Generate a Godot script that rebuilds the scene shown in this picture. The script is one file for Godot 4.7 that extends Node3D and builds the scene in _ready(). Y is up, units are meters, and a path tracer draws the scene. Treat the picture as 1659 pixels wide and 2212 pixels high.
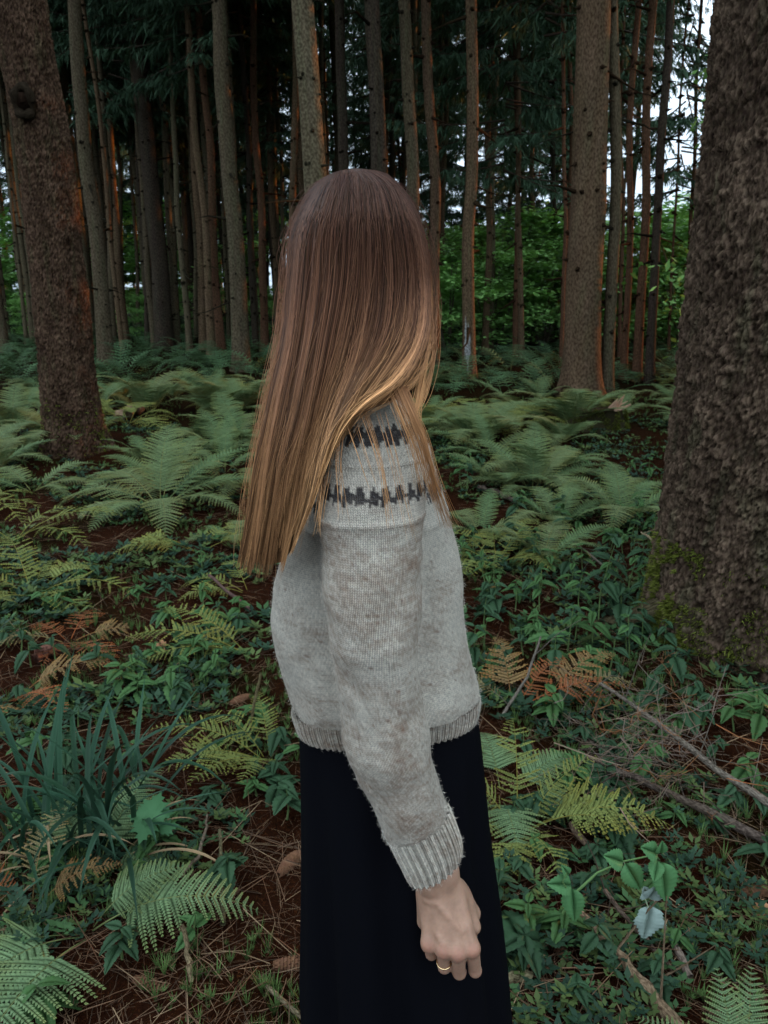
extends Node3D
# A woman with long ombre hair standing in a spruce wood at dusk.

const F := 1661.0            # focal length in pixels of a 1659 x 2212 picture
const PITCH := 0.27925       # the camera looks 16 degrees down
const EYE := 1.57
var rng := RandomNumberGenerator.new()
var nz := FastNoiseLite.new()      # smooth fbm noise, about one unit per feature
var cel := FastNoiseLite.new()     # cellular noise for bark plates
var celv := FastNoiseLite.new()     # one value per bark plate
var M := {}                        # materials by name
var taken := {}

# ---------------------------------------------------------------- mesh building
class MB:
	var v := PackedVector3Array()
	var t := PackedVector2Array()
	var c := PackedColorArray()
	var i := PackedInt32Array()
	func vert(p: Vector3, col := Color.WHITE, uv := Vector2.ZERO) -> int:
		v.push_back(p); c.push_back(col); t.push_back(uv)
		return v.size() - 1
	func tri(a: int, b: int, d: int) -> void:
		i.push_back(a); i.push_back(b); i.push_back(d)
	func face(a: Vector3, b: Vector3, d: Vector3, col: Color) -> void:
		var k := v.size()
		v.push_back(a); v.push_back(b); v.push_back(d)
		for q in 3:
			c.push_back(col); t.push_back(Vector2.ZERO); i.push_back(k + q)
	# a tapered tube through pts; radii one per point; u runs 0..ur round it, v is the length
	func tube(pts: Array, rad: Array, sides: int, col: Color, tip: Color = Color(-1, 0, 0), ur := 1.0) -> void:
		var n := pts.size()
		var s := Vector3.ZERO
		var run := 0.0
		var first := v.size()
		for k in n:
			var d: Vector3 = (pts[mini(k + 1, n - 1)] - pts[maxi(k - 1, 0)]).normalized()
			if s == Vector3.ZERO:
				s = d.cross(Vector3.UP if absf(d.y) < 0.9 else Vector3.RIGHT).normalized()
			s = (s - d * s.dot(d)).normalized()
			var q := d.cross(s)
			if k > 0:
				run += pts[k].distance_to(pts[k - 1])
			var cc := col if tip.r < 0.0 else col.lerp(tip, float(k) / (n - 1))
			for j in sides + 1:
				var a := TAU * j / sides
				vert(pts[k] + (s * cos(a) + q * sin(a)) * rad[k], cc, Vector2(ur * j / sides, run))
		for k in n - 1:
			for j in sides:
				var a := first + k * (sides + 1) + j
				var b := a + sides + 1
				tri(a, b, a + 1); tri(a + 1, b, b + 1)
	# rows of equal length joined as a sheet
	func sheet(first: int, rows: int, cols: int) -> void:
		for r in rows - 1:
			for k in cols - 1:
				var a := first + r * cols + k
				var b := a + cols
				tri(a, b, a + 1); tri(a + 1, b, b + 1)
	func done() -> ArrayMesh:
		var ar := []
		ar.resize(Mesh.ARRAY_MAX)
		ar[Mesh.ARRAY_VERTEX] = v; ar[Mesh.ARRAY_COLOR] = c; ar[Mesh.ARRAY_TEX_UV] = t; ar[Mesh.ARRAY_INDEX] = i
		var st := SurfaceTool.new()
		st.create_from_arrays(ar)
		st.generate_normals()
		return st.commit()

func numbered(called: String) -> String:
	taken[called] = taken.get(called, -1) + 1
	return called if taken[called] == 0 else "%s_%03d" % [called, taken[called]]

func thing(called: String, label: String, category: String, at_ := Vector3.ZERO, turn := 0.0, group := "") -> Node3D:
	var o := Node3D.new()
	o.name = numbered(called)
	add_child(o)
	o.position = at_
	o.rotation.y = turn
	tag(o, label, category, group)
	return o

func tag(o: Node, label: String, category: String, group := "", kind := "") -> void:
	if label: o.set_meta("label", label)
	if category: o.set_meta("category", category)
	if group: o.set_meta("group", group)
	if kind: o.set_meta("kind", kind)

func obj(called: String, mesh: Mesh, mat: Material, parent: Node = null) -> MeshInstance3D:
	var o := MeshInstance3D.new()
	o.name = numbered(called) if parent == null else called
	o.mesh = mesh
	o.material_override = mat
	if parent == null: add_child(o)
	else: parent.add_child(o, true)
	return o

func scatter(called: String, mesh: Mesh, mat: Material, xf: Array, cols: Array) -> MultiMeshInstance3D:
	var mm := MultiMesh.new()
	mm.transform_format = MultiMesh.TRANSFORM_3D
	mm.use_colors = true
	mm.mesh = mesh
	mm.instance_count = xf.size()
	for k in xf.size():
		mm.set_instance_transform(k, xf[k])
		mm.set_instance_color(k, cols[k])
	var o := MultiMeshInstance3D.new()
	o.name = numbered(called)
	o.multimesh = mm
	o.material_override = mat
	add_child(o)
	o.set_meta("kind", "stuff")
	return o

func rf(a: float, b: float) -> float:
	return rng.randf_range(a, b)

# the point at distance d (along the level direction of view) that a survey of the photograph puts at (px, py)
func at(px: float, py: float, d: float) -> Vector3:
	var yc := (1106.0 - py) / F
	var t := d / (cos(PITCH) + yc * sin(PITCH))
	return Vector3((px - 829.5) / F * t, EYE + (yc * cos(PITCH) - sin(PITCH)) * t, -d)

func high(x: float, z: float) -> float:
	return nz.get_noise_2d(x * 0.35 + 40.0, z * 0.35) * 0.10 + nz.get_noise_2d(x * 1.7, z * 1.7 + 90.0) * 0.035

# the place on the ground that the survey puts at (px, py)
func spot(px: float, py: float) -> Vector3:
	var yc := (1106.0 - py) / F
	var dir := Vector3((px - 829.5) / F, yc * cos(PITCH) - sin(PITCH), -cos(PITCH) - yc * sin(PITCH))
	var p := Vector3.ZERO
	var h := 0.0
	for k in 4:
		p = Vector3(0, EYE, 0) + dir * ((h - EYE) / dir.y)
		h = high(p.x, p.z)
	p.y = h
	return p

func on(x: float, z: float) -> Vector3:
	return Vector3(x, high(x, z), z)

func lin(r: float, g: float, b: float) -> Color:
	return Color(r, g, b)

func srgb(c: Color) -> Color:
	return c.linear_to_srgb()

# ---------------------------------------------------------------- textures
func pic(w: int, h: int, f: Callable) -> ImageTexture:      # f(x, y) -> Color, sRGB
	var b := PackedByteArray()
	b.resize(w * h * 3)
	var k := 0
	for y in h:
		for x in w:
			var q: Color = f.call(x, y)
			b[k] = int(clampf(q.r, 0, 1) * 255.0); b[k + 1] = int(clampf(q.g, 0, 1) * 255.0); b[k + 2] = int(clampf(q.b, 0, 1) * 255.0)
			k += 3
	return ImageTexture.create_from_image(Image.create_from_data(w, h, false, Image.FORMAT_RGB8, b))

func noise_tex(size: int, freq: float, kind: int, oct: int, seed_: int, ramp: Array) -> NoiseTexture2D:
	var f := FastNoiseLite.new()
	f.seed = seed_
	f.noise_type = kind
	f.frequency = freq
	f.fractal_octaves = oct
	if kind == FastNoiseLite.TYPE_CELLULAR:
		f.cellular_return_type = FastNoiseLite.RETURN_DISTANCE2_SUB
	var t := NoiseTexture2D.new()
	t.width = size; t.height = size
	t.seamless = true
	t.noise = f
	if ramp:
		var g := Gradient.new()
		g.offsets = PackedFloat32Array(ramp.map(func(r): return r[0]))
		g.colors = PackedColorArray(ramp.map(func(r): return r[1]))
		t.color_ramp = g
	return t

func mat(called: String, c: Color, rough := 0.8, vcol := true) -> StandardMaterial3D:
	var m := StandardMaterial3D.new()
	m.resource_name = called
	m.albedo_color = srgb(c)
	m.roughness = rough
	m.vertex_color_use_as_albedo = vcol
	m.metallic_specular = 0.35
	m.cull_mode = BaseMaterial3D.CULL_DISABLED
	M[called] = m
	return m

func materials() -> void:
	# litter of needles and twigs: strokes of brown laid over one another
	var im := Image.create(1024, 1024, false, Image.FORMAT_RGB8)
	var hi := Image.create(1024, 1024, false, Image.FORMAT_RGB8)
	im.fill(Color(0.20, 0.14, 0.105))
	hi.fill(Color(0.1, 0.1, 0.1))
	var tones := [Color(0.34, 0.22, 0.15), Color(0.25, 0.17, 0.12), Color(0.42, 0.29, 0.19), Color(0.17, 0.12, 0.09), Color(0.30, 0.18, 0.12), Color(0.22, 0.20, 0.12), Color(0.48, 0.36, 0.25)]
	for k in 21000:
		var x := rf(0, 1024)
		var y := rf(0, 1024)
		var a := rf(0, TAU)
		var bend := rf(-0.03, 0.03)
		var c: Color = tones[rng.randi() % 7] * rf(0.75, 1.1)
		var h := 0.15 + 0.85 * k / 21000.0 * rf(0.5, 1.0)
		for q in int(rf(8, 26)):
			x += cos(a); y += sin(a); a += bend
			var xi := posmod(int(x), 1024)
			var yi := posmod(int(y), 1024)
			im.set_pixel(xi, yi, c)
			hi.set_pixel(xi, yi, Color(h, h, h))
	var g := mat("litter", Color(1, 1, 1), 0.9)
	g.albedo_texture = ImageTexture.create_from_image(im)
	g.heightmap_enabled = true
	g.heightmap_texture = ImageTexture.create_from_image(hi)
	g.heightmap_scale = 0.5
	g.metallic_specular = 0.08
	g.uv1_scale = Vector3(1.1, 1.1, 1.1)
	# bark
	var flake := noise_tex(512, 0.03, FastNoiseLite.TYPE_CELLULAR, 3, 5, [])
	var grain := noise_tex(512, 0.02, FastNoiseLite.TYPE_SIMPLEX_SMOOTH, 5, 8, [[0.0, Color(0.50, 0.49, 0.48)], [0.42, Color(0.74, 0.72, 0.70)], [0.58, Color(0.86, 0.85, 0.83)], [1.0, Color(1, 1, 0.98)]])
	for row in [["bark", 0.9], ["bark_near", 0.9]]:
		var b := mat(row[0], Color(1, 1, 1), row[1])
		b.albedo_texture = grain
		b.heightmap_enabled = true
		b.heightmap_texture = flake
		b.heightmap_scale = 0.45 if row[0] == "bark" else 0.8
		b.uv1_scale = Vector3(2.0, 1.3, 1.0) if row[0] == "bark" else Vector3(4, 1.6, 1)
		b.metallic_specular = 0.08
	mat("deadwood", Color(1, 1, 1), 0.85).metallic_specular = 0.1
	mat("moss", Color(1, 1, 1), 0.95).metallic_specular = 0.05
	for row in [["fern", 0.5, 0.5], ["herb", 0.45, 0.45], ["needles", 0.7, 0.45], ["shrub", 0.5, 0.7], ["sedge", 0.4, 0.25], ["dry", 0.8, 0.3]]:
		var m := mat(row[0], Color(1, 1, 1), row[1])
		m.backlight_enabled = true
		m.backlight = Color(row[2], row[2], row[2] * 0.75)
		m.metallic_specular = 0.16
	# knit: rows of V stitches, 64 stitches across one repeat
	var w := 768
	var knit := PackedFloat32Array()
	knit.resize(w * w)
	var hb := PackedByteArray()
	hb.resize(w * w * 3)
	for y in w:
		for x in w:
			var u := fmod(x, 16.0) / 16.0
			var half := absf(u - 0.5) * 2.0                       # 0 in the middle of a stitch, 1 at its edge
			var vv := fmod(y + half * 9.0, 12.0) / 12.0
			var leg := 1.0 - absf(half - 0.5) * 1.7
			var h := clampf(leg, 0, 1) * (0.35 + 0.65 * sin(PI * vv))
			var e := int(255.0 * h)
			var k := (y * w + x) * 3
			hb[k] = e; hb[k + 1] = e; hb[k + 2] = e
	var ht := ImageTexture.create_from_image(Image.create_from_data(w, w, false, Image.FORMAT_RGB8, hb))
	var ramp := Gradient.new()
	var wool := mat("wool", Color(1, 1, 1), 0.95)
	wool.heightmap_enabled = true
	wool.heightmap_texture = ht
	wool.heightmap_scale = 0.4
	wool.albedo_texture = knit_colour(hb, w)
	wool.rim_enabled = true
	wool.rim = 0.2
	wool.metallic_specular = 0.1
	var cl := mat("black_cloth", Color(0.0024, 0.0025, 0.0036), 0.8)
	cl.metallic_specular = 0.1
	var hr := mat("hair", Color(1, 1, 1), 0.33)
	hr.metallic_specular = 0.2
	var fz := mat("wool_fuzz", Color(1, 1, 1), 0.9)
	fz.backlight_enabled = true
	fz.backlight = Color(0.6, 0.6, 0.6)
	var sk := mat("skin", Color(1, 1, 1), 0.58)
	sk.subsurf_scatter_enabled = true
	sk.subsurf_scatter_strength = 0.12
	var go := mat("gold", Color(0.85, 0.60, 0.32), 0.2, false)
	go.metallic = 1.0
	go.metallic_specular = 0.5
	mat("leather", Color(0.02, 0.016, 0.013), 0.5, false)

func knit_colour(hb: PackedByteArray, w: int) -> ImageTexture:
	var b := PackedByteArray()
	b.resize(w * w * 3)
	for y in w:
		for x in w:
			var k := (y * w + x) * 3
			var h := hb[k] / 255.0
			var st := fposmod(sin(floorf(x / 8.0) * 12.9 + floorf(y / 12.0) * 78.2) * 43758.5, 1.0)
			var e := int(255.0 * clampf(0.58 + 0.40 * h + 0.14 * st, 0.0, 1.0))
			b[k] = e; b[k + 1] = e; b[k + 2] = e
	return ImageTexture.create_from_image(Image.create_from_data(w, w, false, Image.FORMAT_RGB8, b))

# ---------------------------------------------------------------- the scene
func _ready() -> void:
	# camera, sky, sun, exposure
	var cam := Camera3D.new()
	cam.name = "camera"
	var lens := CameraAttributesPhysical.new()
	lens.frustum_focal_length = 18.02
	lens.frustum_focus_distance = 0.92
	lens.exposure_aperture = 11.0
	lens.frustum_near = 0.05
	lens.frustum_far = 900.0
	cam.attributes = lens
	add_child(cam)
	cam.fov = 67.3
	cam.far = 900.0
	cam.position = Vector3(0, EYE, 0)
	cam.rotation.x = -PITCH
	cam.current = true
	var sky := ProceduralSkyMaterial.new()
	sky.sky_top_color = Color(1.02, 1.10, 1.17)
	sky.sky_horizon_color = Color(0.60, 0.67, 0.73)
	sky.sky_curve = 0.35
	sky.ground_bottom_color = Color(0.10, 0.11, 0.09)
	sky.ground_horizon_color = Color(0.25, 0.27, 0.24)
	sky.sun_angle_max = 1.0
	var env := Environment.new()
	env.background_mode = Environment.BG_SKY
	env.sky = Sky.new()
	env.sky.sky_material = sky
	env.tonemap_mode = Environment.TONE_MAPPER_LINEAR
	env.tonemap_exposure = 2.6
	env.background_energy_multiplier = 1.0
	env.sdfgi_enabled = true
	env.ssao_enabled = true
	env.ssil_enabled = true
	var we := WorldEnvironment.new()
	we.name = "surroundings"
	we.environment = env
	add_child(we)
	var sun := DirectionalLight3D.new()
	sun.name = "low_sun"
	sun.light_color = Color(1.0, 0.62, 0.32)
	sun.light_energy = 0.8
	sun.light_angular_distance = 0.5
	sun.shadow_enabled = true
	add_child(sun)
	# low over the ground, from beyond the wood's edge to the right and a little ahead
	sun.look_at_from_position(Vector3(30, 2.7, -23.5), Vector3(0, 0, -9), Vector3.UP)

	rng.seed = 7
	nz.seed = 3
	nz.frequency = 1.0
	nz.fractal_octaves = 3
	cel.seed = 11
	cel.noise_type = FastNoiseLite.TYPE_CELLULAR
	cel.cellular_return_type = FastNoiseLite.RETURN_DISTANCE2_SUB
	cel.frequency = 1.0
	cel.fractal_type = FastNoiseLite.FRACTAL_NONE
	celv.seed = 11
	celv.noise_type = FastNoiseLite.TYPE_CELLULAR
	celv.cellular_return_type = FastNoiseLite.RETURN_CELL_VALUE
	celv.frequency = 1.0
	celv.fractal_type = FastNoiseLite.FRACTAL_NONE
	materials()
	ground()
	trees()
	bushes()
	ferns()
	herbs()
	deadwood()
	floor_cover()
	woman()

# ---------------------------------------------------------------- ground
func lines(lo: float, hi: float, fine_lo: float, fine_hi: float, step: float) -> Array:
	var out := []
	var x := fine_lo
	while x < fine_hi:
		out.append(x); x += step
	var s := step
	while x < hi:
		out.append(x); s = minf(s * 1.11, 20.0); x += s
	out.append(hi)
	x = fine_lo
	s = step
	while x > lo:
		s = minf(s * 1.11, 20.0); x -= s
		out.push_front(x)
	return out

func ground() -> void:
	var m := MB.new()
	var xs := lines(-300, 300, -4.0, 4.0, 0.07)
	var zs := lines(-400, 60, -7.0, -0.5, 0.07)
	for z in zs:
		for x in xs:
			var near := smoothstep(-14.0, -5.0, z)
			var mossy := smoothstep(0.05, 0.35, nz.get_noise_2d(x * 0.8 + 7.0, z * 0.8)) * 0.7
			mossy = lerpf(0.75, mossy, near)
			var c := Color(0.36, 0.235, 0.175).lerp(Color(0.17, 0.23, 0.10), mossy)
			m.vert(Vector3(x, high(x, z) + near * nz.get_noise_2d(x * 6.0, z * 6.0) * 0.02, z), c, Vector2(x, z))
	m.sheet(0, zs.size(), xs.size())
	var o := obj("forest_floor", m.done(), M.litter)
	tag(o, "brown forest floor of needles, twigs and moss under the spruces", "ground", "", "structure")

# ---------------------------------------------------------------- spruces
var crowns := []

# a crown's foliage: drooping branches with hanging twigs of needles, from height lo to hi above the trunk's foot
func crown_mesh(seed_: int, lo: float, hi: float, reach: float, n: int) -> ArrayMesh:
	rng.seed = seed_
	var m := MB.new()
	for b in n:
		var f := pow(rf(0.0, 1.0), 1.15)
		var h := lerpf(lo, hi, f)
		var l := reach * pow(1.0 - f, 0.75) * rf(0.55, 1.1) + 0.35
		if f < 0.10: l *= rf(0.4, 1.0)
		var a := rf(0, TAU)
		var out := Vector3(cos(a), 0, sin(a))
		var side := Vector3(-sin(a), 0, cos(a))
		var sag := rf(0.15, 0.45)
		var lift := rf(0.0, 0.25)
		var tone := rf(0.65, 1.25)
		var pts := []
		for k in 5:
			var q := k / 4.0
			pts.append(Vector3(0, h, 0) + out * l * q + Vector3(0, -sag * l * q + lift * l * q * q, 0))
		m.tube(pts, [0.03, 0.022, 0.016, 0.01, 0.004], 3, Color(0.06, 0.045, 0.035))
		var nodes := int(5 + l * 7.0)
		for k in nodes:
			var q := rf(0.18, 1.0)
			var p := Vector3(0, h, 0) + out * l * q + Vector3(0, -sag * l * q + lift * l * q * q, 0)
			var w := (0.25 + 0.5 * (1.0 - q)) * rf(0.6, 1.2)
			for s in [-1.0, 1.0]:
				var d: Vector3 = (side * s * rf(0.5, 1.0) + out * rf(0.25, 0.8) + Vector3(0, -rf(0.1, 0.9), 0)).normalized()
				var tip: Vector3 = p + d * w
				var c := Color(0.064, 0.112, 0.066) * tone * rf(0.75, 1.3)
				for g in 4:
					var r: Vector3 = p.lerp(tip, g * 0.26)
					var e: Vector3 = r + d * w * 0.38 + Vector3(rf(-0.10, 0.10), -rf(0.02, 0.22), rf(-0.10, 0.10))
					var t: Vector3 = d.cross(e - r).normalized() * rf(0.012, 0.028)
					if t == Vector3.ZERO: t = Vector3(0.02, 0, 0)
					m.face(r - t, e, r + t, c)
					var e2: Vector3 = r + (out * rf(-0.3, 0.5) + side * rf(-0.5, 0.5) + Vector3(0, -rf(0.1, 0.7), 0)) * w * 0.5
					m.face(r - t, r + t, e2, c * 0.9)
	return m.done()

# one spruce trunk: flared foot, slightly crooked, with dark branch scars and dead stubs in whorls
func trunk_mesh(r: float, height: float, lean: Vector3, sides: int, rings: int, tone: Color, seed_: int, stubs: float, near := false, flare := 0.55, scraped := false) -> ArrayMesh:
	var m := MB.new()
	var o := Vector3(seed_ * 3.7, 0, seed_ * 1.3)
	for k in rings + 1:
		var f := float(k) / rings
		var y := -0.25 + (height + 0.25) * pow(f, 1.9)
		if near:
			y = lerpf(-0.25, 4.3, k / (rings - 30.0)) if k <= rings - 30 else lerpf(4.3, height, (k - rings + 30) / 30.0)
		var g := clampf(y / height, 0, 1)
		var taper := 1.0 - 0.80 * g - 0.05 * clampf(y / 2.0, 0, 1)
		var bend := lean * g + Vector3(nz.get_noise_2d(y * 0.12, seed_) * 0.16, 0, nz.get_noise_2d(y * 0.12, seed_ + 50.0) * 0.16) * clampf(y / 3.0, 0, 1)
		for j in sides + 1:
			var a := TAU * (j % sides) / sides
			var d := Vector3(cos(a), 0, sin(a))
			var foot := exp(-maxf(y, 0) / 0.22) * flare * (0.65 + 0.6 * nz.get_noise_2d(cos(a) * 1.2 + seed_, sin(a) * 1.2))
			var rough := nz.get_noise_3d(d.x * 1.1 + o.x, y * 0.7, d.z * 1.1 + o.z) * 0.05
			var rr := r * (taper + foot + rough)
			var shade := 1.0 + 0.35 * nz.get_noise_3d(d.x * 1.6 + o.z, y * 0.9, d.z * 1.6 + o.x)
			var c := tone * shade
			var lichen := smoothstep(0.15, 0.45, nz.get_noise_3d(d.x * 2.4 + o.x, y * 1.6 + 30.0, d.z * 2.4))
			c = c.lerp(Color(tone.r * 0.9, tone.g * 1.15, tone.b * 1.0), lichen * 0.6)
			if near:
				var plate := bark_plate(d, y, r, o)
				rr += plate.x
				c *= plate.y
			if scraped:
				var w := Vector2((a - 1.95) / 0.50, (y - 0.62 - 0.1 * sin(a * 9.0)) / 0.46).length() + 0.5 * nz.get_noise_2d(a * 5.0, y * 4.0)
				c = c.lerp(Color(0.36, 0.37, 0.38), smoothstep(1.0, 0.75, w))
			m.vert(Vector3(0, y, 0) + bend + d * rr, c, Vector2(float(j) / sides * maxf(1.0, roundf(r * 6.0)), y))
	m.sheet(0, rings + 1, sides + 1)
	# whorls of branch scars and stubs
	if stubs > 0.0:
		var y := 0.9
		while y < minf(height * 0.5, 9.0):
			for k in 1 + rng.randi() % 4:
				var a := rf(0, TAU)
				var g := y / height
				var d := Vector3(cos(a), 0, sin(a))
				var bend := lean * g + Vector3(nz.get_noise_2d(y * 0.12, seed_) * 0.16, 0, nz.get_noise_2d(y * 0.12, seed_ + 50.0) * 0.16) * clampf(y / 3.0, 0, 1)
				var p := Vector3(0, y + rf(-0.08, 0.08), 0) + bend + d * r * (1.0 - 0.80 * g - 0.07)
				var l := rf(0.02, 0.07) if rf(0, 1) > 0.10 * stubs else rf(0.15, 0.55)
				var s := rf(0.012, 0.026)
				var e := p + (d + Vector3(0, rf(-0.5, 0.25), 0)) * l
				var e2 := e + (d + Vector3(rf(-0.4, 0.4), rf(-0.5, 0.1), rf(-0.4, 0.4))) * l * 0.8
				var dark := tone * 0.30
				m.tube([p - d * 0.03, p + d * 0.012, e, e2], [s * 2.2, s * 1.5, s * 0.7, s * 0.15], 5, dark, dark)
				if l > 0.3:
					for q in 4:
						var b := p.lerp(e2, rf(0.3, 1.0))
						m.tube([b, b + Vector3(rf(-0.25, 0.25), rf(-0.25, 0.05), rf(-0.25, 0.25))], [0.004, 0.0015], 3, dark)
			y += rf(0.32, 0.6)
	return m.done()

# (outward step, tone) of the flaky bark of a near trunk
func bark_plate(d: Vector3, y: float, r: float, o: Vector3) -> Vector2:
	var p := Vector3(d.x * r, y * 0.92, d.z * r) * 19.0 + o
	p += Vector3(nz.get_noise_3dv(p * 0.9), nz.get_noise_3dv(p * 0.9 + Vector3(9, 0, 0)), nz.get_noise_3dv(p * 0.9 + Vector3(0, 9, 0))) * 0.9
	var e := cel.get_noise_3dv(p) + 1.0                          # 0 on a crack, growing to a plate's middle
	var id := celv.get_noise_3dv(p)                              # one height and tone per plate
	var q := p * 2.2 + Vector3(5, 5, 5)
	var id2 := celv.get_noise_3dv(q)
	var crack := smoothstep(0.0, 0.16, e)
	var big := nz.get_noise_3dv(p * 0.16)
	var step_ := crack * (0.008 + 0.0095 * id) + 0.0048 * id2 + nz.get_noise_3dv(p * 3.5) * 0.003
	return Vector2(step_, (0.42 + 0.62 * crack) * (0.98 + 0.30 * id + 0.22 * id2 + 0.40 * big))

func spruce(called: String, label: String, group: String, foot: Vector3, r: float, lean: Vector3, tone: Color, crown_kind: int, seed_: int, stubs := 1.0, hi := 24.0) -> Node3D:
	var t := thing(called, label, "tree", foot, 0.0, group)
	var sides := 20 if r > 0.13 else 12
	var scraped := label.begins_with("straight spruce with a white scraped patch")
	obj("trunk", trunk_mesh(r, hi, lean, 64 if scraped else sides, 300 if scraped else 44, tone, seed_, stubs, false, 0.55, scraped), M.bark, t)
	if crown_kind >= 0:
		var c := obj("crown", crowns[crown_kind % crowns.size()], M.needles, t)
		c.rotation.y = seed_ * 1.7
		c.position = lean * 0.5
		var s := hi / 24.0
		c.scale = Vector3(s, s, s) * (0.9 + 0.05 * (seed_ % 5))
	return t

# (px, py) where the trunk stands, its width w there, and the px of its axis at the picture's top edge
func seen_spruce(label: String, group: String, px: float, py: float, w: float, top: float, tone: Color, crown_kind: int, seed_: int, stubs := 1.0) -> Node3D:
	var p := spot(px, py)
	var d := -p.z
	var zc := d * cos(PITCH) + (EYE - p.y - 0.6) * sin(PITCH)
	var r := w * zc / F * 0.5 / 0.97
	var q := at(top, 0, d)
	var lean := Vector3(q.x - p.x, 0, 0) * (24.0 / (q.y - p.y))
	return spruce("spruce", label, group, p, r, lean, tone, crown_kind, seed_, stubs)

const TH := ["", "first", "second", "third", "fourth", "fifth", "sixth", "seventh", "eighth", "ninth", "tenth", "eleventh", "twelfth", "thirteenth", "fourteenth", "fifteenth", "sixteenth", "seventeenth", "eighteenth", "nineteenth", "twentieth"]
func nth(k: int) -> String:
	return TH[k] if k <= 20 else str(k) + "th"

# trunks that the labels of others refer to: [px of the foot, py, words]
const MARKS := [[165, 970, "thick red-brown trunk"], [232, 788, "leaning grey-brown trunk"], [357, 757, "dark broad trunk"], [522, 802, "spotted trunk"], [690, 838, "thick pale trunk"], [812, 815, "thick dark trunk over the parting"],
	[937, 805, "dark trunk with the brown foot"], [1014, 818, "trunk with the scraped patch"], [1120, 778, "twin slim trunks"], [1212, 800, "orange-lit slim trunk"], [1254, 855, "wide brown trunk"], [1376, 824, "brown trunk with the orange foot"], [1608, 1350, "largest trunk"]]

# labels for the distant trunks: the gap between two nearer trunks that each is seen in, and its turn there
func name_far(far: Array, what: String) -> void:
	far.sort_custom(func(a, b): return a[0] < b[0])
	var count := {}
	for f in far:
		var gap := -1
		for k in MARKS.size():
			if (MARKS[k][0] - 829.5) / F < f[0] * 0.99: gap = k
		count[gap] = count.get(gap, 0) + 1
		var words: String
		if gap < 0: words = "%s, %s from the picture's edge before the %s" % [what, nth(count[gap]), MARKS[0][2]]
		else: words = "%s, %s in the gap past the %s" % [what, nth(count[gap]), MARKS[gap][2]]
		f[1].set_meta("label", words)

# labels for plants that look alike: which place each is nearest to, and its turn in nearness
func name_near(list: Array, marks: Array, words: String) -> void:
	var by := {}
	for o in list:
		var best := 0
		for k in marks.size():
			if o.position.distance_to(marks[k][0]) < o.position.distance_to(marks[best][0]): best = k
		if not by.has(best): by[best] = []
		by[best].append(o)
	for k in by:
		by[k].sort_custom(func(a, b): return a.position.distance_to(marks[k][0]) < b.position.distance_to(marks[k][0]))
		for q in by[k].size():
			by[k][q].set_meta("label", words % [nth(q + 1), marks[k][1]])

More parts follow.
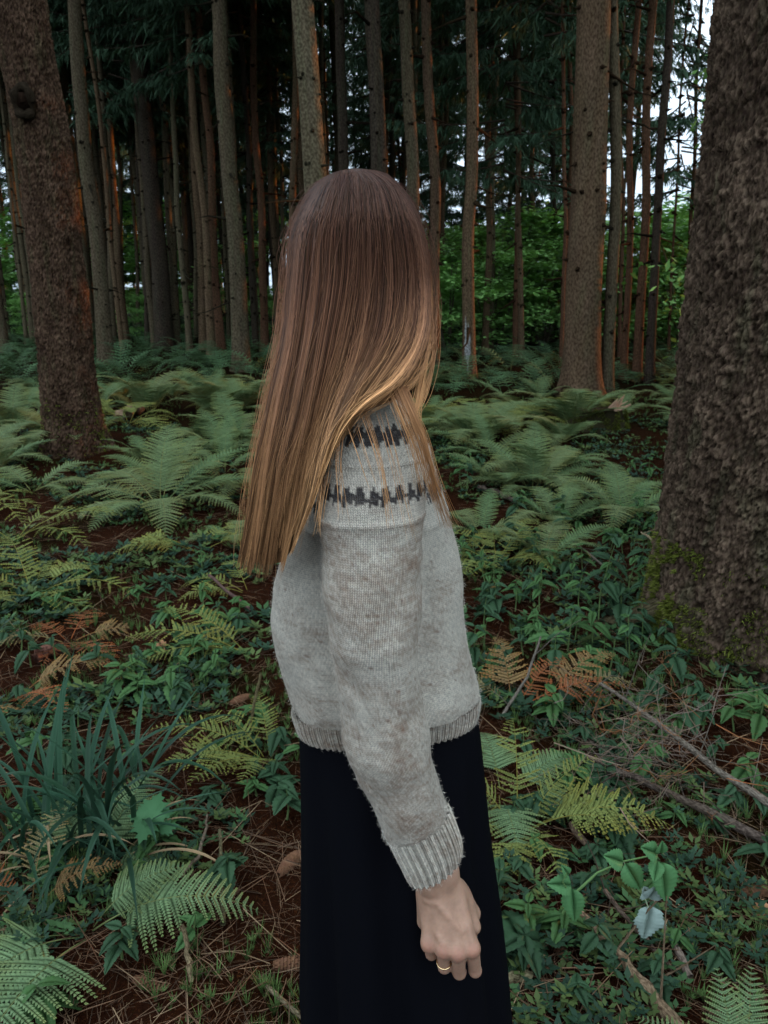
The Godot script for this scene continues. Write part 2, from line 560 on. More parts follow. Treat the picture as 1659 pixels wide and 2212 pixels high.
func trees() -> void:
	crowns = [crown_mesh(21, 7.5, 25.0, 2.9, 95), crown_mesh(22, 6.0, 25.0, 2.7, 105), crown_mesh(23, 9.0, 25.0, 3.0, 105), crown_mesh(24, 4.2, 25.0, 2.8, 150), crown_mesh(25, 11.0, 25.0, 2.6, 100), crown_mesh(26, 1.2, 22.0, 2.8, 190)]
	rng.seed = 50
	big_right()
	big_left()
	var brown := Color(0.135, 0.092, 0.058)
	var grey := Color(0.100, 0.080, 0.053)
	var red := Color(0.125, 0.068, 0.043)
	var pale := Color(0.130, 0.108, 0.070)
	var dark := Color(0.058, 0.046, 0.035)
	var g := "spruces standing in the wood behind the woman"
	# label, base px, base py, width, px at the top edge, tone, crown
	for a in [
		["grey-brown spruce trunk just behind the thick red-brown spruce, leaning outward over it", 232, 788, 34, 155, grey, 2],
		["dark broad spruce trunk with dead twigs, second past the thick red-brown spruce", 357, 757, 40, 296, dark, 0],
		["spotted grey-brown spruce with many black branch scars, nearest trunk to the hair's far edge", 522, 802, 38, 470, grey, 2],
		["slim red-footed spruce between the dark broad trunk and the spotted one", 478, 767, 19, 430, red, 1],
		["thin dark spruce directly touching the spotted spruce on the woman's side", 553, 752, 15, 520, dark, 0],
		["slim reddish spruce with a bumpy edge close beside the woman's hair", 573, 757, 18, 545, red, 2],
		["narrow brown spruce partly hidden by the edge of the long hair", 600, 742, 14, 576, brown, 1],
		["thick pale-barked spruce rising straight from behind the woman's crown", 690, 838, 54, 655, pale, 4],
		["dark spruce trunk above the top of the woman's head, thinner of two there", 752, 800, 25, 733, dark, 0],
		["thick dark spruce trunk above the woman's parting, beside a thinner one", 812, 815, 38, 803, dark, 2],
		["grey spruce trunk ending behind the forehead side of the hair", 888, 810, 30, 878, grey, 4],
		["dark spruce with a brown foot standing just clear of the woman's hair", 937, 805, 25, 918, Color(0.11, 0.075, 0.05), 0],
		["straight spruce with a white scraped patch low on its trunk", 1014, 818, 28, 1010, brown, 2],
		["twin slim brown spruce, darker one of the close pair", 1114, 776, 12, 1110, red, 1],
		["twin slim brown spruce, lighter one of the close pair", 1126, 780, 13, 1124, brown, 3],
		["slender spruce standing alone in front of the bright green bushes", 1153, 742, 10, 1154, brown, 1],
		["very dark thin spruce pole between the green bushes and an orange-lit trunk", 1188, 726, 9, 1188, dark, 3],
		["thin dark spruce next to the orange-lit slim trunk", 1200, 745, 9, 1202, dark, 0],
		["slim spruce glowing orange along its whole lower trunk beside the wide brown spruce", 1212, 800, 9, 1217, red, 1],
		["dim slim spruce half hidden by the wide brown spruce", 1227, 772, 12, 1229, red, 2],
		["wide brown spruce with flaky bark standing in the tall ferns", 1254, 855, 80, 1277, Color(0.112, 0.076, 0.049), 4],
		["grey spruce pressed close behind the wide brown spruce", 1311, 850, 27, 1328, grey, 2],
		["thin orange-edged spruce farther behind the grey one", 1338, 772, 9, 1347, red, 1],
		["dark spruce with an orange sunlit edge, first of three rising to the sky gap", 1347, 814, 15, 1377, red, 0],
		["brown spruce with an orange foot, middle of three rising to the sky gap", 1376, 824, 20, 1405, red, 2],
		["blackish spruce crossing the brightest sky gap, darkest of three", 1402, 832, 20, 1438, Color(0.06, 0.045, 0.036), 0],
		["thinnest young spruce leaning in the bright sky gap", 1443, 770, 6, 1490, red, -1],
		["thin young spruce with an orange foot between the sky gap and the largest trunk", 1475, 768, 9, 1520, red, 3],
	]:
		seen_spruce(a[0], g, a[1], a[2], a[3], a[4], a[5], a[6], a[1], 1.3)
	var gl := "thin pale spruces far back in the dim stand"
	for a in [
		["thin pale spruce pole with a knobbly edge right of the dark broad trunk", 385, 726, 13, 350, pale],
		["thin pale spruce pole standing free above a small green bush", 425, 728, 11, 405, pale],
		["faint grey spruce pole nearest to the grey-brown leaning trunk", 247, 752, 15, 208, grey],
		["faint pale spruce pole, third from the leaning grey-brown trunk", 270, 722, 10, 240, pale],
		["faint pale spruce pole midway between the leaning trunk and the dark broad one", 300, 721, 9, 268, pale],
		["dim spruce pole just before the dark broad trunk", 318, 740, 11, 288, dark],
		["pale spruce pole behind the thick red-brown spruce, at the picture's edge", 50, 655, 12, 8, pale],
		["short pale spruce pole over the green bushes at the picture's edge", 15, 650, 14, -25, pale],
		["faint dark spruce pole between the dark broad trunk and the slim red-footed one", 447, 742, 12, 415, dark],
		["pale spruce pole between the slim red-footed trunk and the spotted one", 495, 735, 9, 462, pale],
	]:
		seen_spruce(a[0], gl, a[1], a[2], a[3], a[4], a[5], a[1] % 3, a[1], 0.6)
	# the deep stand behind them: closed to the left and in the middle, open to the right
	rng.seed = 91
	var n := 0
	var far := []
	while n < 120:
		var z := -rf(24.0, 62.0)
		var x := rf(-0.62, 0.55) * -z
		var right := x / -z
		n += 1
		if right > 0.04 and rf(0, 1) < 0.74:
			continue
		var t := spruce("far_spruce", "", "distant slim spruces behind the nearer trunks", on(x, z), rf(0.09, 0.19), Vector3(rf(-0.6, 0.6), 0, 0), [grey, dark, pale, brown][rng.randi() % 4], 3 if z < -46 else [2, 4, 0, 2][rng.randi() % 4], 200 + n, 0.0)
		far.append([right, t])
	for k in 52:
		var z := -rf(18.5, 36.0)
		var x := rf(-0.56, -0.06) * -z if k < 44 else rf(0.0, 0.3) * -z
		var t := spruce("far_spruce", "", "distant slim spruces behind the nearer trunks", on(x, z), rf(0.06, 0.125), Vector3(rf(-0.5, 0.5), 0, 0), [pale, brown, pale, grey][k % 4], [2, 4, -1][k % 3], 500 + k, 0.5)
		far.append([x / -z, t])
	for k in 13:
		var z := -rf(30.0, 46.0)
		var x := lerpf(-0.30, 0.07, (k + rf(0, 1)) / 13.0) * -z
		var t := spruce("far_spruce", "", "distant slim spruces behind the nearer trunks", on(x, z), rf(0.09, 0.15), Vector3(rf(-0.5, 0.5), 0, 0), dark, [3, 1][k % 2], 600 + k, 0.0)
		far.append([x / -z, t])
	for k in 9:
		var z := -rf(38.0, 50.0)
		var x := lerpf(0.02, 0.27, (k + rf(0, 1)) / 9.0) * -z
		var t := spruce("far_spruce", "", "distant slim spruces behind the nearer trunks", on(x, z), rf(0.10, 0.15), Vector3(rf(-0.5, 0.5), 0, 0), dark, [3, 5, 3][k % 3], 700 + k, 0.0)
		far.append([x / -z, t])
	name_far(far, "distant slim spruce")
	# the wood goes on beside the picture
	for a in [[6.4, -9.0, 0.22], [9.5, -5.5, 0.25], [-7.4, -9.5, 0.25], [-9.5, -14.0, 0.2], [-11.5, -3.0, 0.22], [-14.0, -22.0, 0.2], [15.0, -13.0, 0.2], [17.5, -16.0, 0.2], [16.5, -19.0, 0.2], [21.0, -26.0, 0.2], [14.2, -24.6, 0.2], [14.8, -27.2, 0.2], [16.2, -29.6, 0.2], [17.4, -32.2, 0.2], [19.0, -35.0, 0.2]]:
		spruce("neighbouring_spruce", "spruce of the same wood standing just outside the picture", "spruces just outside the picture", on(a[0], a[1]), a[2], Vector3.ZERO, grey, 4 if a[0] < 13 else 5 if a[1] < -24.2 and a[0] < 20 else 3, int(a[0] * 10), 0.0)

func big_right() -> void:
	var p := spot(1608, 1350)
	p.y = high(p.x, p.z)
	var t := thing("spruce", "largest spruce trunk with scaly dark bark and a mossy foot, nearest the camera", "tree", p, 0.0, "spruces standing in the wood behind the woman")
	var m := trunk_mesh(0.435, 26.0, Vector3(-0.75, 0, 0), 400, 520, Color(0.086, 0.060, 0.043), 17, 0.0, true, 0.22)
	obj("trunk", m, M.bark_near, t)
	var c := obj("crown", crowns[4], M.needles, t)
	c.rotation.y = 1.0
	moss_on(t, 0.435, 0.46, 15000, 31, 0.22, 17)
	# surface roots spreading from the foot
	rng.seed = 12
	for a in [PI * 0.97]:
		var b := MB.new()
		var pts := []
		var rad := []
		for k in 7:
			var q := k / 6.0
			pts.append(Vector3(cos(a + q * 0.25), 0, sin(a + q * 0.25)) * (0.34 + q * 0.5) + Vector3(0, 0.15 * (1.0 - q) * (1.0 - q) - 0.07 * q, 0))
			rad.append(0.075 * (1.0 - 0.7 * q))
		b.tube(pts, rad, 10, Color(0.10, 0.085, 0.05))
		obj("root", b.done(), M.bark_near, t)

# cushions of moss on a trunk's foot: short tufts standing off the bark
func moss_on(t: Node3D, r: float, top: float, n: int, seed_: int, flare: float, trunk_seed: int) -> void:
	rng.seed = seed_
	var m := MB.new()
	for k in n:
		var a := rf(0, TAU)
		var y := pow(rf(0, 1), 1.4) * top
		if nz.get_noise_3d(cos(a) * 2.2 + seed_, y * 4.0, sin(a) * 2.2) < -0.25 + y / top * 0.45:
			continue
		var d := Vector3(cos(a), 0, sin(a))
		var foot := exp(-maxf(y, 0) / 0.22) * flare * (0.65 + 0.6 * nz.get_noise_2d(cos(a) * 1.2 + trunk_seed, sin(a) * 1.2))
		var p := d * r * (0.99 + foot) + Vector3(0, y, 0)
		var c := Color(0.074, 0.084, 0.017) * rf(0.55, 1.5)
		for q in 5:
			var e := p + (d * rf(0.3, 1.0) + Vector3(rf(-0.7, 0.7), rf(-0.6, 0.6), rf(-0.7, 0.7))) * rf(0.010, 0.030)
			var s := Vector3(rf(-1, 1), rf(-1, 1), rf(-1, 1)).normalized() * rf(0.003, 0.006)
			m.face(p - s, p + s, e, c)
	obj("moss", m.done(), M.moss, t)

func big_left() -> void:
	var p := spot(165, 972)
	var q := at(36, 0, -p.z)
	var t := thing("spruce", "thick red-brown spruce trunk with a dark knot, mossy at its foot among ferns", "tree", p, 0.0, "spruces standing in the wood behind the woman")
	var lean := Vector3(q.x - p.x, 0, 0) * (26.0 / (q.y - p.y))
	var m := trunk_mesh(0.268, 26.0, lean, 170, 360, Color(0.080, 0.050, 0.034), 5, 0.0, true, 0.5)
	obj("trunk", m, M.bark_near, t)
	var c := obj("crown", crowns[4], M.needles, t)
	c.rotation.y = 2.0
	moss_on(t, 0.268, 0.55, 1600, 8, 0.5, 5)
	# the dark knot: a swollen ring of bark round a hollow
	var k := MB.new()
	var at_ := at(80, 232, -p.z) - p
	var ring := []
	for j in 15:
		var a := TAU * j / 14.0
		ring.append(Vector3(at_.x - 0.02 + cos(a) * 0.075, at_.y + sin(a) * 0.12, 0.222 + 0.02 * sin(a * 3.0)))
	var rr := []
	for j in 15: rr.append(0.038 + 0.012 * sin(j * 2.3))
	k.tube(ring, rr, 8, Color(0.035, 0.024, 0.018))
	k.tube([Vector3(at_.x - 0.02, at_.y, 0.17), Vector3(at_.x - 0.02, at_.y, 0.242), Vector3(at_.x - 0.02, at_.y - 0.02, 0.257)], [0.08, 0.07, 0.01], 10, Color(0.02, 0.014, 0.011))
	obj("knot", k.done(), M.bark_near, t)

# ---------------------------------------------------------------- leafy bushes and saplings
func leaf_mass(seed_: int, w: float, h: float, n: int, size: float) -> ArrayMesh:
	rng.seed = seed_
	var m := MB.new()
	var boughs := []
	for k in 26:
		var a := rf(0, TAU)
		var y := rf(0.12, 1.0) * h
		var reach := w * sin(PI * clampf(0.12 + 0.80 * y / h, 0, 1)) * rf(0.45, 1.1)
		boughs.append([Vector3(cos(a) * reach, y, sin(a) * reach), rf(0.25, 0.55) * w, rf(0.6, 1.4)])
	for k in n:
		var b: Array = boughs[rng.randi() % 26]
		var p: Vector3 = b[0] + Vector3(rng.randfn(), rng.randfn() * 0.28, rng.randfn()) * b[1] * 0.55
		if p.y < 0.05: p.y = rf(0.05, 0.4)
		var c: Color = Color(0.210, 0.400, 0.120) * b[2] * rf(0.7, 1.3)
		var d := Vector3(rf(-1, 1), rf(-0.5, 0.2), rf(-1, 1)).normalized() * size * rf(0.6, 1.2)
		var s := d.cross(Vector3(rf(-0.4, 0.4), 1, rf(-0.4, 0.4))).normalized() * size * 0.33
		m.face(p, p + d * 0.5 + s, p + d, c)
		m.face(p, p + d, p + d * 0.5 - s, c)
	return m.done()

func stems_mesh(seed_: int, w: float, h: float) -> ArrayMesh:
	rng.seed = seed_
	var m := MB.new()
	for k in 6:
		var a := rf(0, TAU)
		var e := Vector3(cos(a) * w * 0.7, h * rf(0.6, 0.95), sin(a) * w * 0.7)
		m.tube([Vector3(cos(a), 0, sin(a)) * 0.08, e * 0.5 + Vector3(0, h * 0.1, 0), e], [0.03, 0.02, 0.006], 5, Color(0.10, 0.085, 0.06))
	return m.done()

func bushes() -> void:
	var forms := []
	for k in 4:
		forms.append([leaf_mass(70 + k, 1.6, 4.0, 6500, 0.14), stems_mesh(80 + k, 1.6, 4.0)])
	var g := "leafy bushes at the wood's brighter edge"
	rng.seed = 5
	for a in [
		["bright green leafy bush with a pale crest behind the straight scraped spruce", 1062, 755, 1.15],
		["tall fresh green bush between the scraped spruce and the twin slim spruces", 1085, 741, 1.35],
		["green bush behind the twin slim spruces", 1140, 743, 1.3],
		["green bush between the lone slender spruce and the dark pole", 1172, 748, 1.0],
		["deep green bush at the woman's forehead side, beside the dark spruce with a brown foot", 968, 759, 1.1],
		["green bush filling the gap behind the grey spruce and the wide brown one", 1300, 741, 1.4],
		["green bush below the sky gap before the thinnest spruce", 1420, 755, 1.15],
		["green bush beside the largest trunk's edge, below the sky gap", 1478, 761, 1.2],
		["tall green bush whose top cuts into the sky gap", 1455, 737, 1.5],
		["green bush between two orange-edged spruces", 1362, 751, 1.1],
		["low green bush between the thick red-brown spruce and the picture's edge", 40, 705, 0.55],
		["low green bush half behind the thick red-brown spruce", 75, 735, 0.5],
		["little green bush below the free-standing pale pole", 440, 722, 0.6],
		["little sapling bush before the faint pale poles", 305, 735, 0.5],
		["green bush just past the woman's nape side among slim red trunks", 590, 735, 0.6],
	]:
		var p := spot(a[1], a[2])
		var t := thing("leafy_bush", a[0], "bush", p, rf(0, TAU), g)
		var f: Array = forms[rng.randi() % 4]
		obj("foliage", f[0], M.shrub, t).scale = Vector3(1.05, 0.74, 1.05) * a[3]
		obj("stem", f[1], M.deadwood, t).scale = Vector3(1, 0.74, 1) * a[3]
	var far := []
	for k in 40:
		var z := -rf(34, 56)
		var x := rf(0.0, 0.5) * -z if k < 26 else rf(-0.6, -0.05) * -z
		var o := thing("far_bush", "distant leafy bush closing the view low between the slim trunks", "bush", on(x, z), rf(0, TAU), "distant bushes low between the trunks")
		far.append([x / -z, o])
		obj("foliage", forms[k % 4][0], M.shrub, o).scale = Vector3(1.9, 1.2, 1.9) * rf(0.8, 1.3)
	name_far(far, "distant leafy bush")
	# a hedge of hazels outside the picture keeps the low sun off the woman
	for a in [[5.8, -3.6], [6.6, -5.6], [6.4, -1.6], [7.4, -7.6], [8.6, -9.6], [9.4, -11.6], [9.8, -12.8], [11.6, -13.0], [6.1, -12.2], [8.0, -2.6], [8.4, -4.8], [9.2, -6.8], [10.4, -8.6], [11.2, -10.8], [10.6, -3.9], [11.6, -6.2]]:
		var o := thing("hazel_bush", "dense hazel bush just outside the picture", "bush", on(a[0], a[1]), a[1], "hazels just outside the picture")
		obj("foliage", forms[1][0], M.shrub, o).scale = Vector3(0.95, 1.55, 0.95)

# ---------------------------------------------------------------- ferns
# one frond: grows from the origin upward and over towards +z; pinnae left and right, each with rows of pinnules
func frond_mesh(seed_: int, pairs: int, lobes: int, broad: bool, droop: float, tone: Color, tatter := 0.0) -> ArrayMesh:
	rng.seed = seed_
	var m := MB.new()
	var pts := []
	var tans := []
	var p := Vector3.ZERO
	var side_bend := rf(-0.25, 0.25)
	var n := 24
	for k in n + 1:
		var s := float(k) / n
		var th := 0.12 + droop * pow(s, 1.35)
		var d := Vector3(side_bend * s, cos(th), sin(th)).normalized()
		pts.append(p); tans.append(d)
		p += d / n
	var rad := []
	for k in n + 1: rad.append(0.0055 * (1.0 - 0.85 * k / n))
	m.tube(pts, rad, 4, Color(tone.r * 1.3, tone.g * 1.0, tone.b * 0.8))
	var from := 0.24 if broad else 0.14
	for k in pairs:
		var q := (k + 0.5) / pairs
		var s := from + (1.0 - from) * q
		var fi := s * n
		var i0 := mini(int(fi), n - 1)
		var base: Vector3 = pts[i0].lerp(pts[i0 + 1], fi - i0)
		var d: Vector3 = tans[i0]
		var x := Vector3.RIGHT
		x = (x - d * x.dot(d)).normalized()
		var up := x.cross(d) * -1.0
		var w := 0.0
		if broad: w = 0.34 * pow(1.0 - q, 0.85) + 0.012
		else: w = 0.20 * pow(sin(PI * clampf(0.16 + 0.84 * pow(q, 0.85), 0, 1)), 0.8) + 0.008
		for sd in [-1.0, 1.0]:
			if rf(0, 1) < tatter: continue
			var l: float = w * rf(0.9, 1.1)
			var fall := rf(0.05, 0.22)
			var dir: Vector3 = (x * sd + d * (0.30 + 0.25 * q) + up * rf(0.0, 0.16)).normalized()
			var across: Vector3 = (d - dir * d.dot(dir)).normalized()
			var col := tone * rf(0.85, 1.15)
			var nl := maxi(3, int(lobes * (0.35 + 0.65 * l / (0.34 if broad else 0.20))))
			var lw := l / nl
			for j in nl:
				var f := (j + 0.5) / nl
				var c: Vector3 = base + dir * l * f + up * -fall * l * f * f
				var ll := (0.115 if broad else 0.085) * l * pow(1.0 - f, 0.6) + 0.004
				ll = minf(ll, 0.060)
				for e in [-1.0, 1.0]:
					if rf(0, 1) < tatter * 0.6: continue
					var ld: Vector3 = (across * e + dir * 0.45).normalized()
					var tip: Vector3 = c + ld * ll * rf(0.85, 1.1) - up * ll * rf(0.0, 0.35)
					var mid := c + ld * ll * 0.5 + up * ll * 0.10
					var a := c - dir * lw * 0.50
					var b := c + dir * lw * 0.48
					var cc := (col * rf(0.86, 1.14)).lerp(Color(col.r * 1.5, col.g * 1.05, col.b * 0.6), f * f * 0.6)
					var v0 := m.vert(a, cc); var v1 := m.vert(mid - dir * lw * 0.47, cc); var v2 := m.vert(tip, cc)
					var v3 := m.vert(mid + dir * lw * 0.47, cc); var v4 := m.vert(b, cc)
					m.tri(v0, v1, v4); m.tri(v1, v3, v4); m.tri(v1, v2, v3)
	return m.done()

var fronds := {}

func fern(label: String, p: Vector3, size: float, kind: String, list: Array, group: String, called := "fern") -> Node3D:
	var t := thing(called, label, "fern", p, 0.0, group)
	for f in list:                       # [compass turn, lean, length]
		var set_: Array = fronds[kind]
		var o := obj("frond", set_[rng.randi() % set_.size()], M[{"broad": "fern", "lady": "fern_cool", "dry": "dry", "yellow": "fern_warm"}[kind]], t)
		o.rotation = Vector3(f[1], f[0], 0)
		o.scale = Vector3.ONE * size * f[2]
		o.position = Vector3(sin(f[0]), 0, cos(f[0])) * 0.03
	return t

func crown_of_fronds(n: int, lean: float) -> Array:
	var out := []
	for k in n:
		out.append([TAU * (k + rf(-0.3, 0.3)) / n, lean + rf(-0.25, 0.25), rf(0.7, 1.1)])
	return out

func ferns() -> void:
	M["fern_cool"] = M.fern.duplicate()
	M["fern_cool"].albedo_color = srgb(Color(0.92, 0.95, 0.80))
	M["fern_warm"] = M.fern.duplicate()
	M["fern_warm"].albedo_color = srgb(Color(1.15, 1.0, 0.72))
	var gr := Color(0.098, 0.142, 0.074)
	fronds["lady"] = []
	fronds["broad"] = []
	fronds["yellow"] = []
	fronds["dry"] = []
	for k in 5: fronds["lady"].append(frond_mesh(300 + k, 26, 10, false, 0.9 + 0.2 * k, gr * Color(0.95 + 0.06 * k, 1, 1)))
	for k in 4: fronds["broad"].append(frond_mesh(320 + k, 17, 15, true, 0.9 + 0.22 * k, gr * Color(1.0, 1.05, 0.95)))
	for k in 3: fronds["yellow"].append(frond_mesh(340 + k, 20, 10, k == 1, 1.1 + 0.25 * k, Color(0.105, 0.140, 0.058), 0.25))
	for k in 3: fronds["dry"].append(frond_mesh(350 + k, 20, 9, k == 1, 1.0 + 0.3 * k, [Color(0.16, 0.062, 0.028), Color(0.14, 0.090, 0.04), Color(0.14, 0.12, 0.06)][k], 0.22))
	rng.seed = 61
	var g := "ferns covering the forest floor"
	# the fan of big fronds at the thick red-brown spruce's foot
	fern("large fern with long pale fronds fanning out before the thick red-brown spruce's mossy foot", spot(345, 1095), 0.95, "lady",
		[[PI * 1.02, 0.15, 0.85], [PI * 0.88, 0.25, 0.8], [PI * 1.28, 0.75, 0.95], [PI * 1.42, 1.0, 1.05], [PI * 0.70, 0.65, 0.9], [PI * 0.58, 0.85, 0.9], [PI * 1.62, 1.05, 0.8], [PI * 0.42, 0.9, 0.75], [PI * 0.12, 0.8, 0.8], [PI * 1.85, 0.95, 0.7]], g)
	# bottom corner near the sedge
	fern("broad triangular fern frond hanging over the nearest lower corner, below the sedge", spot(200, 2010), 0.56, "broad",
		[[PI * 1.93, 0.95, 0.85], [PI * 1.75, 0.9, 0.7], [PI * 1.62, 1.15, 0.65]], g)
	fern("broad fern frond pointing towards the woman's skirt, above the triangular one", spot(175, 2010), 0.50, "broad",
		[[PI * 0.50, 0.80, 0.92], [PI * 0.62, 0.55, 0.6]], g)
	fern("small fern with separate hanging pinnae just below the sedge blades", spot(195, 1890), 0.42, "broad",
		[[PI * 0.85, 0.45, 0.8], [PI * 1.2, 0.6, 0.75], [PI * 0.55, 0.9, 0.6]], g)
	fern("fern with olive lacy fronds drooping against the back of the black skirt", spot(585, 1640), 0.52, "yellow",
		[[PI * 1.5, 0.7, 0.8], [PI * 1.62, 0.8, 0.75], [PI * 1.8, 0.7, 0.7], [PI * 1.95, 0.6, 0.6], [PI * 1.35, 0.5, 0.6], [PI * 1.1, 0.4, 0.5]], g)
	fern("fern whose lacy fronds reach away from the sweater's back at hip height", spot(540, 1410), 0.62, "yellow",
		[[PI * 1.50, 0.9, 0.95], [PI * 1.62, 0.95, 0.8], [PI * 1.38, 0.7, 0.8]], g)
	fern("fern with tall fronds in front of the wide brown spruce's foot", spot(1235, 925), 1.05, "lady", crown_of_fronds(11, 0.55), g)
	fern("fern with three pale fronds spreading in the clearing beside the woman's shoulder", spot(1062, 985), 0.85, "lady",
		[[PI * 1.35, 0.85, 0.9], [PI * 1.1, 0.35, 0.7], [PI * 0.66, 0.75, 1.0], [PI * 0.55, 0.9, 0.8], [PI * 1.55, 1.0, 0.7], [PI * 1.75, 0.9, 0.5]], g)
	fern("upright ferns' tallest plant, mid ground between the woman and the largest trunk", spot(1150, 1065), 0.85, "lady",
		[[PI * 1.25, 0.5, 0.9], [PI * 0.95, 0.2, 0.85], [PI * 0.75, 0.45, 0.9], [PI * 0.6, 0.8, 0.8], [PI * 1.5, 0.9, 0.8], [PI * 0.35, 0.8, 0.6], [PI * 1.8, 0.8, 0.6]], g)
	fern("fern leaning over the mossy stump beside the wide brown spruce", spot(1330, 905), 0.85, "lady", [[PI * 1.3, 0.9, 0.9], [PI * 1.5, 1.0, 1.0], [PI * 0.8, 0.5, 0.7], [PI * 0.6, 0.7, 0.7]], g)
	fern("fern with a flat side frond near the largest trunk's edge at shoulder height", spot(1345, 1065), 0.6, "lady", [[PI * 0.55, 1.0, 0.9], [PI * 0.8, 0.8, 0.7], [PI * 1.2, 0.7, 0.7], [PI * 1.5, 0.9, 0.7]], g)
	fern("yellow-green fern spreading low beside the woman's front at elbow height", spot(1070, 1215), 0.55, "yellow", crown_of_fronds(8, 0.75), g)
	fern("small green fern below the fallen stick beside the woman's upper arm", spot(1040, 1160), 0.45, "lady", crown_of_fronds(7, 0.7), g)
	fern("pale fern tuft among the herbs, in line with the tall dark-leaved herb", spot(1170, 1215), 0.5, "lady", crown_of_fronds(7, 0.5), g)
	fern("rust-red withered fern touching the sweater's front hem", spot(1110, 1530), 0.42, "dry", [[PI * 1.05, 0.35, 0.8], [PI * 1.35, 0.6, 0.7], [PI * 0.75, 0.7, 0.8], [PI * 0.55, 0.9, 1.1], [PI * 1.55, 0.9, 0.6]], g)
	fern("brown-tipped half withered fern pointing from the hem to the largest trunk", spot(1165, 1520), 0.45, "dry", [[PI * 0.55, 0.75, 1.0], [PI * 0.65, 0.55, 0.9], [PI * 0.45, 0.95, 0.7]], g)
	fern("tall yellowing fern standing close in front of the skirt, at cuff height", spot(1120, 1790), 0.40, "yellow",
		[[PI * 1.0, 0.05, 0.9], [PI * 1.4, 0.30, 0.8], [PI * 0.6, 0.3, 0.8], [PI * 1.7, 0.7, 0.7], [PI * 0.46, 0.80, 1.15], [PI * 0.40, 0.7, 0.9], [PI * 0.1, 0.7, 0.7], [PI * 1.9, 0.85, 0.7]], g)
	fern("green fern low against the front of the skirt above the hand", spot(1085, 1720), 0.36, "broad", crown_of_fronds(6, 0.8), g)
	fern("bright fern tips rising from the corner nearest the camera under the fallen branches", spot(1610, 2420), 0.26, "broad",
		[[PI * 1.25, 0.55, 0.9], [PI * 1.02, 0.25, 0.95], [PI * 0.9, 0.3, 1.0], [PI * 0.7, 0.5, 0.9]], g)
	fern("tall vase-shaped fern just behind the thick red-brown spruce", spot(325, 895), 0.95, "lady", crown_of_fronds(10, 0.3), g)
	fern("fern clump between the vase-shaped fern and the long hair", spot(455, 890), 0.9, "lady", crown_of_fronds(10, 0.5), g)
	fern("fern half hidden behind the hair, below the spotted spruce", spot(530, 885), 0.85, "lady", crown_of_fronds(9, 0.5), g)
	fern("fern with one upright ladder-like frond near the hair at shoulder height", spot(485, 1020), 0.62, "lady", [[PI * 1.0, 0.12, 0.95], [PI * 1.3, 0.7, 0.8], [PI * 1.5, 0.9, 0.9], [PI * 0.7, 0.7, 0.7]], g)
	fern("fern with thin side fronds touching the hair below the ladder-like frond", spot(540, 1060), 0.6, "lady", crown_of_fronds(6, 0.8), g)
	fern("soft green fern at the picture's edge beside the thick red-brown spruce", spot(30, 935), 0.9, "lady", crown_of_fronds(9, 0.5), g)
	fern("fern with flat fronds crossing the picture's edge below the thick red-brown spruce's foot", spot(70, 1060), 0.75, "lady", [[PI * 0.55, 0.95, 0.9], [PI * 1.3, 0.8, 0.9], [PI * 0.75, 0.7, 0.8], [PI * 1.5, 1.0, 0.9], [PI * 0.35, 0.9, 0.6]], g)
	fern("olive fern with a frond bending to the ground under the flat-fronded fern", spot(30, 1165), 0.75, "yellow", [[PI * 0.52, 0.8, 1.0], [PI * 0.40, 0.85, 0.9], [PI * 0.75, 0.6, 0.7], [PI * 1.5, 0.7, 0.7]], g)
	fern("olive fern tuft at the picture's edge in front of the bending frond", spot(70, 1285), 0.6, "yellow", crown_of_fronds(8, 0.75), g)
	fern("brownish fern at the picture's edge beside the short rosy log", spot(25, 1510), 0.5, "dry", [[PI * 0.6, 0.7, 0.9], [PI * 0.3, 0.8, 0.9], [PI * 1.5, 0.7, 0.8], [PI * 0.0, 0.9, 0.8]], g)
	fern("low withered fern between the olive tuft and the small herbs", spot(150, 1385), 0.42, "dry", crown_of_fronds(6, 0.9), g)
	fern("lace fern lying flat between the big fan of fronds and the hair tips", spot(430, 1190), 0.6, "yellow", [[PI * 1.45, 0.95, 0.9], [PI * 1.6, 0.9, 0.9], [PI * 0.55, 0.95, 0.8], [PI * 0.8, 0.7, 0.7]], g)
	fern("light green small fern right beside the hair tips", spot(505, 1175), 0.4, "lady", crown_of_fronds(6, 0.6), g)
	fern("lacy fern right under the ends of the hair", spot(540, 1280), 0.5, "yellow", [[PI * 1.45, 0.9, 0.9], [PI * 1.65, 0.9, 0.8], [PI * 1.2, 0.6, 0.7]], g)
	fern("fine brown fern at the far corner under the sedge", spot(60, 1960), 0.4, "dry", [[PI * 1.0, 0.35, 0.7], [PI * 1.4, 0.6, 0.6], [PI * 0.6, 0.6, 0.6]], g)
	# more of the same ferns between these, all alike: one is built, the others are copies of it
	rng.seed = 62
	var protos := []
	var middle := []
	for k in 6:
		protos.append(fern("fern", Vector3.ZERO, 0.8, "lady" if k < 4 else "yellow", crown_of_fronds(7 + k % 3, 0.6 + 0.05 * k), "", "middle_fern"))
	var n := 0
	while n < 95:
		var z := -rf(4.3, 15.0)
		var x := rf(-0.62, 0.58) * -z
		if nz.get_noise_2d(x * 0.7, z * 0.7) < -0.02: continue
		if absf(x / -z) < 0.12 and z > -6.0: continue
		if Vector2(x, z).distance_to(Vector2(1.7, -3.3)) < 1.2 or Vector2(x, z).distance_to(Vector2(-1.55, -5.1)) < 1.0: continue
		var o: Node3D = protos[n % 6] if n < 6 else protos[n % 6].duplicate()
		if n >= 6:
			o.name = numbered("middle_fern")
			add_child(o)
		o.position = on(x, z)
		o.rotation.y = rf(0, TAU)
		o.scale = Vector3.ONE * rf(0.65, 1.15)
		tag(o, "fern", "fern", "ferns of the green carpet between the trunks")
		middle.append(o)
		n += 1
	var marks := []
